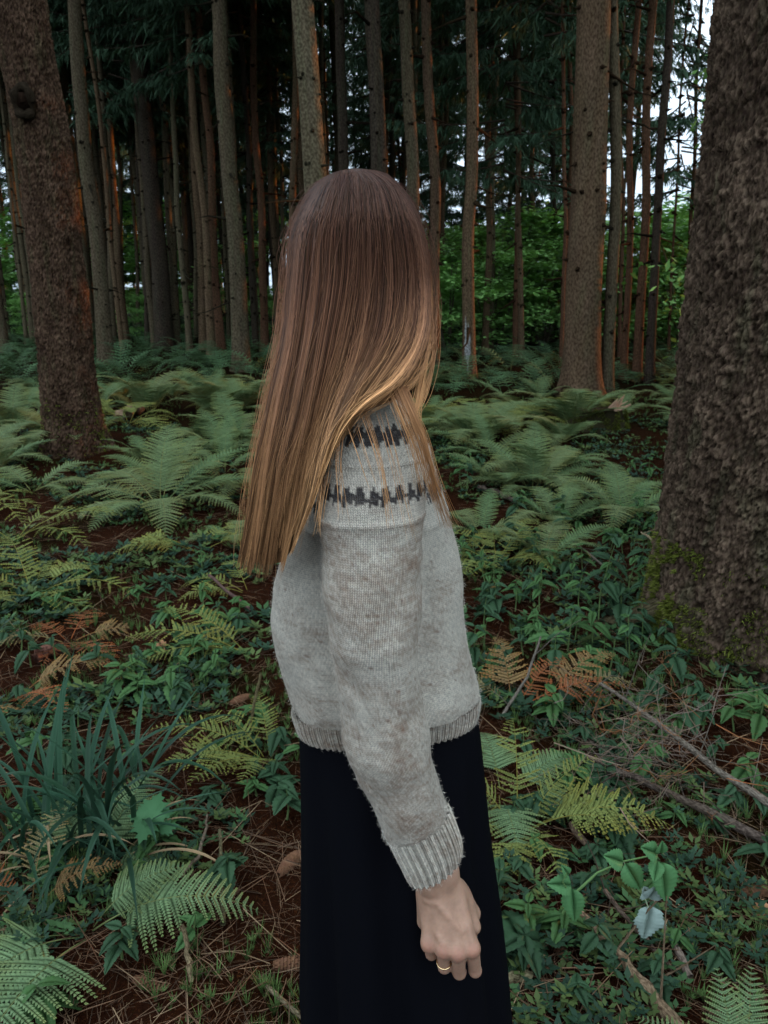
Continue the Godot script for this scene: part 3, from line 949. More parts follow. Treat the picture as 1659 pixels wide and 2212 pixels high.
	for a in MARKS: marks.append([spot(a[0], a[1]), "foot of the " + a[2]])
	marks.append([spot(345, 1095), "big fan of pale fronds"])
	marks.append([spot(1287, 918), "mossy stump"])
	marks.append([spot(1150, 1065), "upright ferns in mid ground"])
	name_near(middle, marks, "green carpet fern, %s nearest to the %s")

# ---------------------------------------------------------------- herbs
# a leaf from the origin along +z, folded at its midrib, its rim toothed
func leaf_mesh(seed_: int, wide: float, col: Color, teeth: int, lobed := 0.0) -> ArrayMesh:
	rng.seed = seed_
	var m := MB.new()
	var n := teeth * 2
	var sag := rf(0.1, 0.5)
	for sd in [-1.0, 1.0]:
		var first := m.v.size()
		for k in n + 1:
			var f := float(k) / n
			var w: float = wide * 0.5 * pow(sin(PI * pow(f, 0.68)), 0.85)
			if lobed > 0.0: w *= 1.0 + lobed * sin(f * 15.0 + 0.6)
			w *= 1.0 + (0.10 if k % 2 else -0.06)
			var y := -sag * f * f
			var shade := rf(0.92, 1.08)
			m.vert(Vector3(0, y, f), col * 1.15)
			m.vert(Vector3(sd * w * 0.5, y + w * 0.30 + 0.012 * (k % 2), f + 0.02 * (k % 2)), col * shade)
			m.vert(Vector3(sd * w, y + w * 0.24, f + (0.03 if k % 2 else 0.0)), col * shade * 0.95)
		m.sheet(first, n + 1, 3)
	return m.done()

var leaves := {}

# a herb: a stem with pairs of opposite leaves, largest in the middle, and a top rosette
func herb(label: String, p: Vector3, tall: float, pairs: int, leaf: float, kind: String, group: String, lean := Vector3.ZERO) -> Node3D:
	var t := thing("herb", label, "plant", p, rf(0, TAU), group)
	var top := Vector3(rf(-0.12, 0.12), 1, rf(-0.12, 0.12)) * tall + lean
	var bend := Vector3(rf(-0.06, 0.06), 0, rf(-0.06, 0.06)) * tall
	var m := MB.new()
	m.tube([Vector3.ZERO, top * 0.35 + bend, top * 0.7 + bend * 0.6, top], [0.004, 0.0032, 0.0024, 0.001], 5, Color(0.09, 0.13, 0.05))
	obj("stem", m.done(), M.herb, t)
	for k in pairs:
		var f := 0.35 + 0.65 * (k + 1.0) / pairs
		var q := top * f + bend * (1.0 - absf(f - 0.5))
		var a := k * PI * 0.5 + rf(-0.4, 0.4)
		for s in 2:
			if rf(0, 1) < 0.08: continue
			var o := obj("leaf", leaves[kind][rng.randi() % leaves[kind].size()], M.herb, t)
			o.position = q
			o.rotation = Vector3(rf(-0.3, 0.45), a + PI * s + rf(-0.3, 0.3), rf(-0.25, 0.25))
			var sz := leaf * (1.0 - 0.55 * absf(f - 0.62) / 0.5) * rf(0.75, 1.2)
			o.scale = Vector3.ONE * sz
	return t

func herbs() -> void:
	leaves["dark"] = []
	leaves["fresh"] = []
	leaves["bramble"] = []
	for k in 4:
		leaves["dark"].append(leaf_mesh(400 + k, 0.58, Color(0.025, 0.050, 0.025) * rf(0.85, 1.2), 7))
		leaves["fresh"].append(leaf_mesh(410 + k, 0.52, Color(0.044, 0.090, 0.031) * rf(0.85, 1.2), 6))
		leaves["bramble"].append(leaf_mesh(420 + k, 0.72, Color(0.060, 0.140, 0.055) * rf(0.9, 1.15), 9))
	leaves["pale"] = [leaf_mesh(430, 0.95, Color(0.22, 0.28, 0.25), 10, 0.12)]
	leaves["maple"] = [maple_leaf()]
	rng.seed = 63
	var g := "leafy herbs among the ferns"
	for a in [
		["herb with a flat star of pale fresh leaves beside the sweater's waist", 1045, 1400, 0.14, 3, 0.085, "fresh"],
		["tall herb with large drooping dark leaves in front of the largest trunk", 1292, 1345, 0.44, 5, 0.135, "dark"],
		["herb with long spear-shaped leaves just before the tall dark-leaved one", 1240, 1395, 0.20, 3, 0.11, "fresh"],
		["leafy herb with paired leaves at the largest trunk's foot, above the root", 1385, 1392, 0.20, 4, 0.08, "dark"],
		["herb with broad dark leaves standing against the mossy trunk foot", 1450, 1480, 0.16, 3, 0.13, "dark"],
		["herb with small white buds before the moss, topmost of the broad-leaved ones", 1432, 1400, 0.14, 3, 0.075, "dark"],
		["broad dark-leaved herb beside the tangle of dry twigs", 1500, 1540, 0.14, 3, 0.12, "dark"],
		["herb with wide toothed leaves between the twig tangle and the moss", 1420, 1535, 0.15, 3, 0.12, "dark"],
		["herb with pointed leaves at the picture's edge under the mossy foot", 1585, 1580, 0.13, 3, 0.115, "fresh"],
		["herb at the picture's edge above the long fallen branch", 1640, 1590, 0.15, 3, 0.10, "fresh"],
		["single dark herb at the picture's edge under the long fallen branch", 1625, 1745, 0.10, 2, 0.09, "dark"],
		["small herb beside the end of the fallen branch near the edge", 1645, 1870, 0.08, 2, 0.08, "dark"],
		["herb with fresh leaves close to the woman's front under the yellow-green fern", 1065, 1290, 0.2, 4, 0.085, "fresh"],
		["herb with narrow fresh leaves among the herbs in front of the pale fern tuft", 1165, 1320, 0.22, 4, 0.09, "fresh"],
		["short dark herb below the star of pale leaves", 1090, 1440, 0.1, 3, 0.075, "dark"],
		["fresh herb before the forked grey stick", 1195, 1440, 0.13, 3, 0.08, "fresh"],
		["fresh drooping herb beside the forked grey stick at hem height", 1060, 1470, 0.10, 3, 0.08, "fresh"],
		["herb with shiny dark leaves behind the rust-red fern", 1130, 1415, 0.13, 3, 0.07, "dark"],
		["herb with round dark leaves before the largest trunk's root", 1265, 1455, 0.13, 3, 0.095, "fresh"],
		["herb tucked under the tangle of dry twigs", 1255, 1605, 0.1, 3, 0.085, "dark"],
		["herb between the tall yellowing fern and the twig tangle", 1135, 1640, 0.12, 3, 0.09, "dark"],
		["dark upright leaves standing beside the skirt near the hand", 1075, 1955, 0.12, 3, 0.08, "dark"],
		["fresh bright herb with a flat leaf rosette behind the sweater's back", 440, 1315, 0.14, 4, 0.085, "fresh"],
		["darker herb below the bright leaf rosette behind the sweater's back", 475, 1335, 0.1, 3, 0.07, "dark"],
		["small fresh herb near the back hem of the sweater", 560, 1560, 0.08, 3, 0.06, "fresh"],
		["herb with round leaves between the sedge and the olive lacy fern", 285, 1660, 0.1, 3, 0.08, "fresh"],
		["herb with rounded leaves tucked behind the back of the skirt", 620, 1770, 0.10, 3, 0.10, "dark"],
		["light green herb showing behind the skirt at hip height", 650, 1650, 0.10, 2, 0.09, "fresh"],
		["little herb at the picture's edge above the rosy log", 20, 1400, 0.10, 3, 0.08, "dark"],
		["single broad-leaved herb behind the sedge blades", 85, 1640, 0.12, 2, 0.10, "fresh"],
		["dark herb under the two broad fern fronds", 265, 2075, 0.10, 4, 0.075, "dark"],
		["herb with upright fresh leaves beside the pale stub of a stick", 425, 2040, 0.09, 3, 0.065, "fresh"],
		["large soft leaves at the nearest lower corner under the triangular fern", 95, 2215, 0.10, 3, 0.13, "fresh"],
		["small dark herb beneath the bramble's pale leaf", 1285, 2080, 0.10, 3, 0.075, "dark"],
		["weedy herb with ragged dark leaves between the two fallen sticks by the skirt", 1240, 2180, 0.07, 4, 0.05, "dark"],
		["small herb under the bright fern tips at the corner", 1545, 2090, 0.07, 3, 0.06, "dark"],
	]:
		herb(a[0], spot(a[1], a[2]), a[3], a[4], a[5], a[6], g)
	# many more like them, two or three steps off
	rng.seed = 64
	var low := []
	for row in [[84, 965, 1420, 1130, 1470, "beside the woman's front", 0.2], [36, 40, 560, 1210, 1520, "behind the woman's back", 0.13], [26, 40, 620, 1560, 1990, "near", 0.09], [22, 1090, 1640, 1700, 2150, "near", 0.08], [22, 1180, 1640, 1450, 1750, "around the twig tangle", 0.12], [22, 960, 1400, 985, 1130, "under the upright ferns", 0.2]]:
		for k in row[0]:
			var p := spot(rf(row[1], row[2]), rf(row[3], row[4]))
			if Vector2(p.x, p.z).distance_to(Vector2(1.78, -3.3)) < 0.6: continue
			if p.z > -1.25 and absf(p.x) < 0.5: continue
			var o := herb("low leafy herb", p, row[6] * rf(0.5, 1.2), 2 + rng.randi() % 3, rf(0.06, 0.115), ["dark", "fresh"][rng.randi() % 2], "low leafy herbs among the ferns")
			o.name = numbered("low_herb")
			low.append(o)
	name_near(low, [[spot(1370, 1660), "tangle of dry twigs"], [spot(1292, 1345), "tall dark-leaved herb"], [spot(1045, 1400), "star of pale leaves by the sweater"], [spot(1110, 1530), "rust-red fern"], [spot(345, 1095), "big fan of pale fronds"],
		[spot(440, 1315), "bright leaf rosette behind the sweater"], [spot(105, 1425), "short rosy log"], [spot(1150, 1065), "upright ferns in mid ground"], [spot(1070, 1215), "yellow-green fern at elbow height"], [spot(1345, 1065), "fern with the flat side frond"], [spot(1640, 1590), "herb above the long branch"]],
		"low leafy herb, %s nearest to the %s")
	bramble()
	sedge()
	maple()

func set_leaf(t: Node3D, kind: String, p: Vector3, to: Vector3, up: Vector3, size: float) -> void:
	var o := obj("leaf", leaves[kind][rng.randi() % leaves[kind].size()], M.herb, t)
	var z := (to - p).normalized()
	var x := up.cross(z).normalized()
	o.transform = Transform3D(Basis(x, z.cross(x), z).scaled(Vector3.ONE * size), p)

func bramble() -> void:
	var root := spot(1195, 2015)
	var t := thing("bramble", "arching bramble shoot with toothed leaves and one pale turned-up leaf below the twig tangle", "bramble", root, 0.0, "")
	var d := -root.z
	var pts := []
	for a in [[1195, 2015, 0.0], [1235, 1935, 0.02], [1290, 1885, 0.04], [1345, 1861, 0.05], [1420, 1845, 0.06]]:
		pts.append(at(a[0], a[1], d + a[2] - 0.08) - root)
	pts[0] = Vector3.ZERO
	var m := MB.new()
	m.tube(pts, [0.004, 0.0036, 0.003, 0.0025, 0.0018], 5, Color(0.10, 0.17, 0.06))
	var side := [pts[3], at(1375, 1888, d - 0.03) - root, at(1400, 1960, d - 0.08) - root]
	m.tube(side, [0.0022, 0.0018, 0.0014], 5, Color(0.20, 0.26, 0.16))
	m.tube([pts[1], at(1215, 1905, d - 0.1) - root, at(1225, 1885, d - 0.1) - root], [0.002, 0.0016, 0.001], 5, Color(0.10, 0.17, 0.06))
	obj("stem", m.done(), M.herb, t)
	rng.seed = 9
	var px := 1.32 / F
	for l in [["bramble", 1233, 1912, 1190, 1908, 55], ["bramble", 1235, 1918, 1240, 1975, 62], ["bramble", 1226, 1890, 1222, 1868, 30],
			["bramble", 1420, 1845, 1378, 1825, 52], ["bramble", 1425, 1842, 1440, 1815, 34], ["bramble", 1345, 1862, 1300, 1845, 56], ["bramble", 1350, 1864, 1385, 1920, 62],
			["bramble", 1420, 1860, 1415, 1890, 42], ["bramble", 1428, 1862, 1440, 1935, 76], ["pale", 1396, 1938, 1388, 1880, 40], ["pale", 1400, 1940, 1436, 1905, 58], ["pale", 1404, 1955, 1395, 2025, 84]]:
		var p: Vector3 = at(l[1], l[2], d - 0.07) - root
		var e: Vector3 = at(l[3], l[4], d - 0.10) - root
		set_leaf(t, l[0], p, e, Vector3(rf(-0.3, 0.3), 0.75, 0.75), l[5] * px * (1.2 if l[0] == "pale" else 1.5))

func sedge() -> void:
	var root := spot(185, 1835)
	var t := thing("sedge", "dark blue-green sedge clump with long arching blades at the picture's edge", "sedge", root)
	rng.seed = 33
	var kinds := []
	for k in 9:
		var m := MB.new()
		var bend := 0.5 + 0.33 * (k if k < 7 else k - 4)
		var p := Vector3.ZERO
		var c := Color(0.022, 0.050, 0.029) * rf(0.7, 1.5) if k < 7 else Color(0.26, 0.18, 0.10)
		for j in 15:
			var s := j / 14.0
			var th := 0.05 + bend * pow(s, 1.6)
			var w := 0.0165 * minf(1.0, (1.0 - s) * 3.0) * (0.7 + 0.3 * s) + 0.0003
			var nrm := Vector3(0, -sin(th), cos(th))
			m.vert(p + Vector3(-w, 0, 0) + nrm * -0.004, c); m.vert(p, c * 0.8); m.vert(p + Vector3(w, 0, 0) + nrm * -0.004, c)
			p += Vector3(0, cos(th), sin(th)) / 14.0
		m.sheet(0, 15, 3)
		kinds.append(m.done())
	for k in 80:
		var o := obj("blade", kinds[rng.randi() % 7], M.sedge, t)
		var a := rf(0, TAU)
		var r := sqrt(rf(0, 1)) * 0.16
		o.position = Vector3(rf(-1, 1) * 0.18, -0.01, rf(-1, 1) * 0.10)
		o.rotation = Vector3(rf(0.05, 0.75), a, 0)
		o.scale = Vector3.ONE * rf(0.30, 0.58)
	for l in [[275, 1430, 0.62, 0.55], [205, 1505, 0.5, 0.4], [130, 1500, 0.46, 0.2], [345, 1425, 0.66, 1.0], [420, 1570, 0.55, 1.3]]:
		var o := obj("blade", kinds[1 if l[3] < 0.6 else 3], M.sedge, t)
		var e := at(l[0], l[1], -root.z + 0.1) - root
		o.position = Vector3(rf(0.0, 0.12), 0, 0)
		o.rotation = Vector3(0.12 + 0.15 * l[3], atan2(e.x, 0.2), 0)
		o.scale = Vector3.ONE * l[2]
	# dead straw-coloured blades low in the clump
	for k in 16:
		var o := obj("dead_blade", kinds[7 + rng.randi() % 2], M.dry, t)
		o.position = Vector3(rf(-0.18, 0.18), 0, rf(-0.1, 0.1))
		o.rotation = Vector3(rf(0.5, 1.0), rf(0, TAU), 0)
		o.scale = Vector3.ONE * rf(0.2, 0.38)

func maple_leaf() -> ArrayMesh:
	var m := MB.new()
	var c := Color(0.045, 0.110, 0.050)
	var mid := m.vert(Vector3(0, 0.015, 0.34), c * 1.15)
	var rim := []
	# five lobes with toothed notches, from the stalk round to the tip and back
	for a in [[0.03, 0.0], [0.30, 0.02], [0.36, 0.16], [0.30, 0.20], [0.52, 0.42], [0.36, 0.42], [0.48, 0.62], [0.26, 0.58], [0.17, 0.62], [0.22, 0.78], [0.10, 0.80], [0.0, 1.0]]:
		rim.append(Vector3(a[0], -0.10 * a[0] - 0.12 * a[1] * a[1], a[1]))
	var pts := []
	for q in rim: pts.append(q)
	for k in range(rim.size() - 2, -1, -1): pts.append(Vector3(-rim[k].x, rim[k].y, rim[k].z))
	var ids := []
	for q in pts: ids.append(m.vert(q, c))
	for k in ids.size() - 1: m.tri(mid, ids[k], ids[k + 1])
	m.tri(mid, ids[ids.size() - 1], ids[0])
	return m.done()

func maple() -> void:
	var root := spot(325, 1835)
	var t := thing("maple_seedling", "maple seedling with flat lobed leaves between the sedge and the olive lacy fern", "seedling", root)
	var d := -root.z
	var m := MB.new()
	var top := at(322, 1762, d - 0.03) - root
	m.tube([Vector3.ZERO, top * 0.5 + Vector3(0.01, 0, 0), top], [0.0022, 0.0018, 0.0012], 5, Color(0.10, 0.06, 0.04))
	obj("stem", m.done(), M.herb, t)
	rng.seed = 3
	for l in [[322, 1762, 325, 1712, 0.088], [322, 1762, 278, 1760, 0.065], [322, 1762, 372, 1752, 0.070], [322, 1765, 320, 1835, 0.080], [322, 1762, 322, 1778, 0.035], [345, 1790, 372, 1782, 0.055]]:
		var p: Vector3 = at(l[0], l[1], d - 0.03) - root
		var e: Vector3 = at(l[2], l[3], d - 0.03) - root
		set_leaf(t, "maple", p, Vector3(e.x, p.y + (e.y - p.y) * 0.3, p.z - (e.y - p.y) * 0.9 ), Vector3(rf(-0.2, 0.2), 1, 0.45), l[4])

# ---------------------------------------------------------------- fallen wood
func branch(called: String, label: String, way: Array, r0: float, r1: float, col: Color, group: String, twigs := 0) -> Node3D:
	var pts := []
	var o: Vector3 = way[0]
	for k in way.size():
		pts.append(way[k] - o)
	# more points, a little crooked
	var fine := []
	for k in pts.size() - 1:
		for q in 4:
			fine.append(pts[k].lerp(pts[k + 1], q / 4.0) + Vector3(rf(-1, 1), rf(-1, 1), rf(-1, 1)) * r0 * 0.5)
	fine.append(pts[pts.size() - 1])
	var rad := []
	for k in fine.size(): rad.append(lerpf(r0, r1, float(k) / (fine.size() - 1)) * rf(0.86, 1.14))
	var t := thing(called, label, "branch", o, 0.0, group)
	var m := MB.new()
	m.tube(fine, rad, 9, col, col * 0.9)
	var cap := m.vert(fine[0], Color(0.22, 0.16, 0.10))
	for j in 9: m.tri(cap, j + 1, j)
	obj("limb", m.done(), M.wood, t)
	for k in twigs:
		var a := rng.randi() % (fine.size() - 1)
		var p: Vector3 = fine[a]
		var along: Vector3 = (fine[a + 1] - p).normalized()
		var d := (along * rf(0.1, 0.9) + Vector3(rf(-1, 1), rf(-0.1, 0.8), rf(-1, 1))).normalized()
		var l := rf(0.06, 0.30)
		var b := MB.new()
		b.tube([p, p + d * l * 0.5 + Vector3(0, rf(-0.02, 0.02), 0), p + d * l + Vector3(0, -0.1 * l, 0)], [r0 * 0.35, r0 * 0.25, 0.001], 5, col * rf(0.7, 1.2))
		obj("twig", b.done(), M.wood, t)
	return t

func lie(list: Array, lift := 0.015) -> Array:
	var out := []
	for a in list:
		var p := spot(a[0], a[1])
		p.y += a[2] if a.size() > 2 else lift
		out.append(p)
	return out

func deadwood() -> void:
	M["wood"] = M.bark.duplicate()
	M.wood.uv1_scale = Vector3(1, 5, 1)
	M.wood.heightmap_scale = 0.3
	rng.seed = 71
	var g := "fallen branches on the forest floor"
	var tan_ := Color(0.24, 0.17, 0.11)
	var grey := Color(0.20, 0.17, 0.14)
	var dark := Color(0.11, 0.085, 0.07)
	branch("fallen_branch", "thick pale barkless branch with short stubs lying towards the lower edge beside the skirt", lie([[1243, 1985, 0.03], [1330, 2085, 0.04], [1390, 2150, 0.03], [1470, 2240, 0.02]]), 0.010, 0.017, tan_, g, 3)
	branch("fallen_branch", "straight pale stick under the bramble's pale leaf, pointing to the bright fern tips", lie([[1405, 1985, 0.05], [1455, 2065, 0.03], [1487, 2125, 0.02]]), 0.008, 0.010, Color(0.22, 0.17, 0.14), g)
	branch("fallen_branch", "brown stick lying between the thick barkless branch and the straight pale one", lie([[1300, 1955, 0.05], [1375, 2030, 0.03], [1450, 2110, 0.02]]), 0.006, 0.006, Color(0.15, 0.11, 0.085), g, 3)
	branch("fallen_branch", "long grey branch running out of the picture's edge above another one, full of dry twigs", lie([[1290, 1535, 0.12], [1400, 1620, 0.13], [1540, 1720, 0.10], [1700, 1800, 0.06]]), 0.006, 0.013, grey, g, 26)
	branch("fallen_branch", "lower dark branch parallel to the twiggy grey one at the picture's edge", lie([[1235, 1655, 0.06], [1370, 1715, 0.06], [1520, 1780, 0.05], [1690, 1865, 0.04]]), 0.008, 0.016, dark, g, 20)
	branch("fallen_branch", "forked grey stick standing in the herbs above the rust-red fern", [spot(1085, 1545), at(1140, 1460, -spot(1085, 1545).z + 0.05), at(1168, 1375, -spot(1085, 1545).z + 0.12)], 0.006, 0.004, Color(0.22, 0.19, 0.16), g, 2)
	branch("fallen_branch", "short rotten stick between the tall yellowing fern and the bramble", lie([[1230, 1800, 0.03], [1275, 1850, 0.03], [1310, 1885, 0.02]]), 0.009, 0.012, Color(0.20, 0.14, 0.10), g)
	branch("fallen_branch", "mossy sunken branch below the bramble", lie([[1330, 1915, 0.02], [1395, 1985, 0.02], [1460, 2030, 0.0]]), 0.016, 0.018, Color(0.055, 0.065, 0.022), g)
	branch("fallen_branch", "bent orange-brown twig curving above the twig tangle", [spot(1290, 1800) + Vector3(0, 0.05, 0), at(1345, 1690, 2.5), at(1315, 1600, 2.5), at(1280, 1545, 2.5), at(1300, 1490, 2.55)], 0.003, 0.002, Color(0.24, 0.11, 0.05), g, 4)
	branch("fallen_branch", "pale block of cut wood at the front hem line of the skirt, lying level", lie([[1082, 2118, 0.012], [1112, 2120, 0.012], [1142, 2118, 0.012]]), 0.014, 0.013, Color(0.25, 0.22, 0.13), g)
	branch("fallen_branch", "bone-pale crooked branch leaning beside the largest trunk's edge", [spot(1430, 1235), at(1420, 1195, 3.95), at(1408, 1165, 4.0), at(1385, 1150, 4.1)], 0.010, 0.005, Color(0.33, 0.26, 0.17), g, 3)
	branch("fallen_branch", "brown stick on the ground beside the woman's upper arm, below the upright ferns", lie([[1035, 1062, 0.04], [1070, 1075, 0.04], [1110, 1092, 0.03]]), 0.02, 0.018, dark, g, 3)
	branch("fallen_branch", "long thin stick crossing the herbs above the tall dark-leaved one", lie([[1180, 1150, 0.06], [1240, 1190, 0.06], [1300, 1235, 0.04]]), 0.008, 0.006, grey, g, 3)
	branch("fallen_branch", "pale upright dead stalk beside the sweater's back hem", [spot(537, 1585), at(550, 1520, 2.42), at(563, 1455, 2.4)], 0.006, 0.004, Color(0.27, 0.22, 0.12), g)
	branch("fallen_branch", "pale stub of a stick standing under the broad fern frond that points to the skirt", [spot(417, 2125), at(405, 2060, 1.44), at(392, 2000, 1.46)], 0.007, 0.006, Color(0.26, 0.20, 0.12), g)
	branch("fallen_branch", "thin grey stick at the lower edge behind the skirt", lie([[576, 2145, 0.02], [612, 2178, 0.02], [665, 2225, 0.02]]), 0.005, 0.006, Color(0.25, 0.20, 0.13), g)
	branch("fallen_branch", "curved bleached root between the maple seedling and the skirt", lie([[392, 1905, 0.02], [430, 1875, 0.04], [448, 1830, 0.06], [450, 1790, 0.05]]), 0.006, 0.003, Color(0.26, 0.20, 0.15), g)
	branch("fallen_branch", "mossy dead stalk standing on the ground between the maple seedling and the skirt", lie([[478, 1830, 0.06], [480, 1920, 0.04], [483, 2010, 0.02]]), 0.005, 0.007, Color(0.16, 0.14, 0.08), g)
	branch("fallen_branch", "dark stick slanting in the shade beneath the big fan of fronds", lie([[455, 1272, 0.08], [495, 1300, 0.05], [545, 1330, 0.03]]), 0.008, 0.010, Color(0.14, 0.09, 0.08), g)
	branch("log_piece", "short rosy log lying on bare earth near the brown-edged ferns", lie([[80, 1435, 0.04], [105, 1425, 0.04], [132, 1410, 0.04]]), 0.030, 0.028, Color(0.23, 0.11, 0.085), "")
	branch("log_piece", "pale sawn log piece lying behind the thick red-brown spruce", lie([[255, 910, 0.06], [280, 903, 0.06], [305, 895, 0.06]]), 0.07, 0.065, Color(0.30, 0.21, 0.14), "")
	stump()
	cones()
	dry_leaf()
	# the tangle of thin dry twigs between the bramble and the mossy foot
	rng.seed = 72
	var m := MB.new()
	var c0 := spot(1370, 1650)
	for k in 190:
		var p := spot(clampf(1370 + rng.randfn() * 95.0, 1190, 1660), clampf(1660 + rng.randfn() * 60.0, 1520, 1850)) + Vector3(0, rf(0.01, 0.20), 0)
		var d := Vector3(rf(-1, 1), rf(-0.35, 0.45), rf(-0.7, 0.7)).normalized()
		var l := rf(0.06, 0.24)
		var b := Vector3(rf(-1, 1), rf(-1, 0.4), rf(-1, 1)) * l * 0.22
		var c: Color = [Color(0.17, 0.12, 0.085), Color(0.13, 0.10, 0.08), Color(0.18, 0.08, 0.036), Color(0.10, 0.07, 0.05)][rng.randi() % 4]
		var r := rf(0.0008, 0.0022)
		m.tube([p, p + d * l * 0.35 + b, p + d * l * 0.7 + b, p + d * l], [r, r * 0.9, r * 0.7, r * 0.3], 3, c)
		for q in 3:
			var s := p + d * l * rf(0.2, 0.9) + b * 0.7
			m.tube([s, s + (d + Vector3(rf(-1, 1), rf(-0.6, 0.6), rf(-1, 1))).normalized() * l * 0.3], [r * 0.6, r * 0.25], 3, c)
	var o := obj("twig_litter", m.done(), M.deadwood)
	tag(o, "tangle of thin dry brown twigs between the bramble and the mossy trunk foot", "twigs", "", "stuff")

func stump() -> void:
	var p := spot(1287, 918)
	var t := thing("stump", "low mossy stump with a pale splintered top beside the wide brown spruce", "stump", p)
	var m := MB.new()
	for k in 9:
		var y := k / 8.0 * 0.24
		for j in 25:
			var a := TAU * (j % 24) / 24
			var r := 0.26 + 0.20 * exp(-y / 0.12) + 0.05 * nz.get_noise_2d(cos(a) * 2.0 + y * 3.0, sin(a) * 2.0)
			m.vert(Vector3(cos(a) * r, y - 0.05 + (0.06 * nz.get_noise_2d(cos(a) * 5.0, sin(a) * 5.0) if k == 8 else 0.0), sin(a) * r), Color(0.05, 0.045, 0.025))
	m.sheet(0, 9, 25)
	var c := m.vert(Vector3(0, 0.18, 0), Color(0.16, 0.11, 0.07))
	for j in 24: m.tri(c, 8 * 25 + j, 8 * 25 + j + 1)
	obj("wood", m.done(), M.bark_near, t)
	moss_on(t, 0.30, 0.24, 3500, 44, 0.5, 99)
	var s := MB.new()
	for k in 14:
		var a := rf(-0.7, 0.9)
		var b := Vector3(cos(a) * 0.22, 0.16, sin(a) * 0.22)
		s.tube([b, b + Vector3(rf(0.02, 0.22), rf(0.05, 0.2), rf(-0.05, 0.05))], [0.022, 0.004], 4, Color(0.36, 0.23, 0.15))
	obj("splinter", s.done(), M.deadwood, t)

func cone_mesh() -> ArrayMesh:
	var m := MB.new()
	for r in 13:
		var f := r / 12.0
		var w := 0.019 * pow(sin(PI * clampf(0.12 + 0.82 * f, 0, 1)), 0.7)
		for k in 9:
			var a := TAU * (k + 0.5 * (r % 2)) / 9.0
			var d := Vector3(cos(a), sin(a), 0)
			var s := Vector3(-sin(a), cos(a), 0) * 0.0085
			var p := d * w * 0.6 + Vector3(0, 0, f * 0.115)
			var e := d * (w + 0.005) + Vector3(0, 0, f * 0.115 + 0.017)
			var c := Color(0.105, 0.052, 0.030) * (0.8 + 0.4 * fposmod(k * 0.37 + r * 0.61, 1.0))
			m.face(p - s, p + s, e, c)
			m.face(e + s * 0.7 - d * 0.001, e - s * 0.7 - d * 0.001, p, c * 1.25)
			m.face(p - s, e, e - s * 0.7, c * 1.1)
			m.face(p + s, e + s * 0.7, e, c * 1.1)
	return m.done()

func cones() -> void:
	var cm := cone_mesh()
	for a in [
		["spruce cone beside another one near the back hem of the sweater", 520, 1528, 0.5], ["spruce cone lying a bit apart behind the darker one near the back hem", 496, 1524, 2.4],
		["spruce cone on bare needles between the sedge's tall blades and the sweater", 298, 1536, 1.9], ["reddish spruce cone standing on edge between the maple seedling and the skirt", 472, 1758, 0.1],
		["spruce cone near the skirt's back at the height of the hand", 602, 1895, 2.7], ["spruce cone half hidden below the broad fern fronds", 290, 2120, 1.3],
		["spruce cone close to the thin grey stick at the lower edge", 590, 2090, 1.7], ["spruce cone right of the skirt above the block of cut wood", 1180, 2010, 0.3], ["spruce cone at the picture's edge below the fallen branches", 1600, 1930, 1.6]]:
		var o := obj("spruce_cone", cm, M.deadwood)
		o.scale = Vector3.ONE * 0.85
		o.position = spot(a[1], a[2]) + Vector3(0, 0.008, 0)
		o.rotation = Vector3(0.1, a[3], a[3] * 3.0)
		tag(o, a[0], "cone", "fallen spruce cones")

func dry_leaf() -> void:
	rng.seed = 21
	for a in [["dry orange-brown curled leaf on the ground between the hand and the thick barkless branch", 1136, 2068, 0.07], ["dry brown leaf at the picture's edge under the fallen branches", 1630, 1960, 0.06], ["small dry leaf beside the skirt above the hand's height", 1130, 2075, 0.03], ["pale dry leaf between the lacy ferns behind the sweater", 345, 1395, 0.07]]:
		var o := obj("dry_leaf", leaf_mesh(int(a[1]), 0.75, Color(0.34, 0.17, 0.09), 6, 0.25), M.dry)
		o.position = spot(a[1], a[2]) + Vector3(0, 0.02, 0)
		o.rotation = Vector3(0.35, 0.5, 0.5)
		o.scale = Vector3(a[3], a[3] * 1.8, a[3])
		tag(o, a[0], "leaf", "dry fallen leaves")

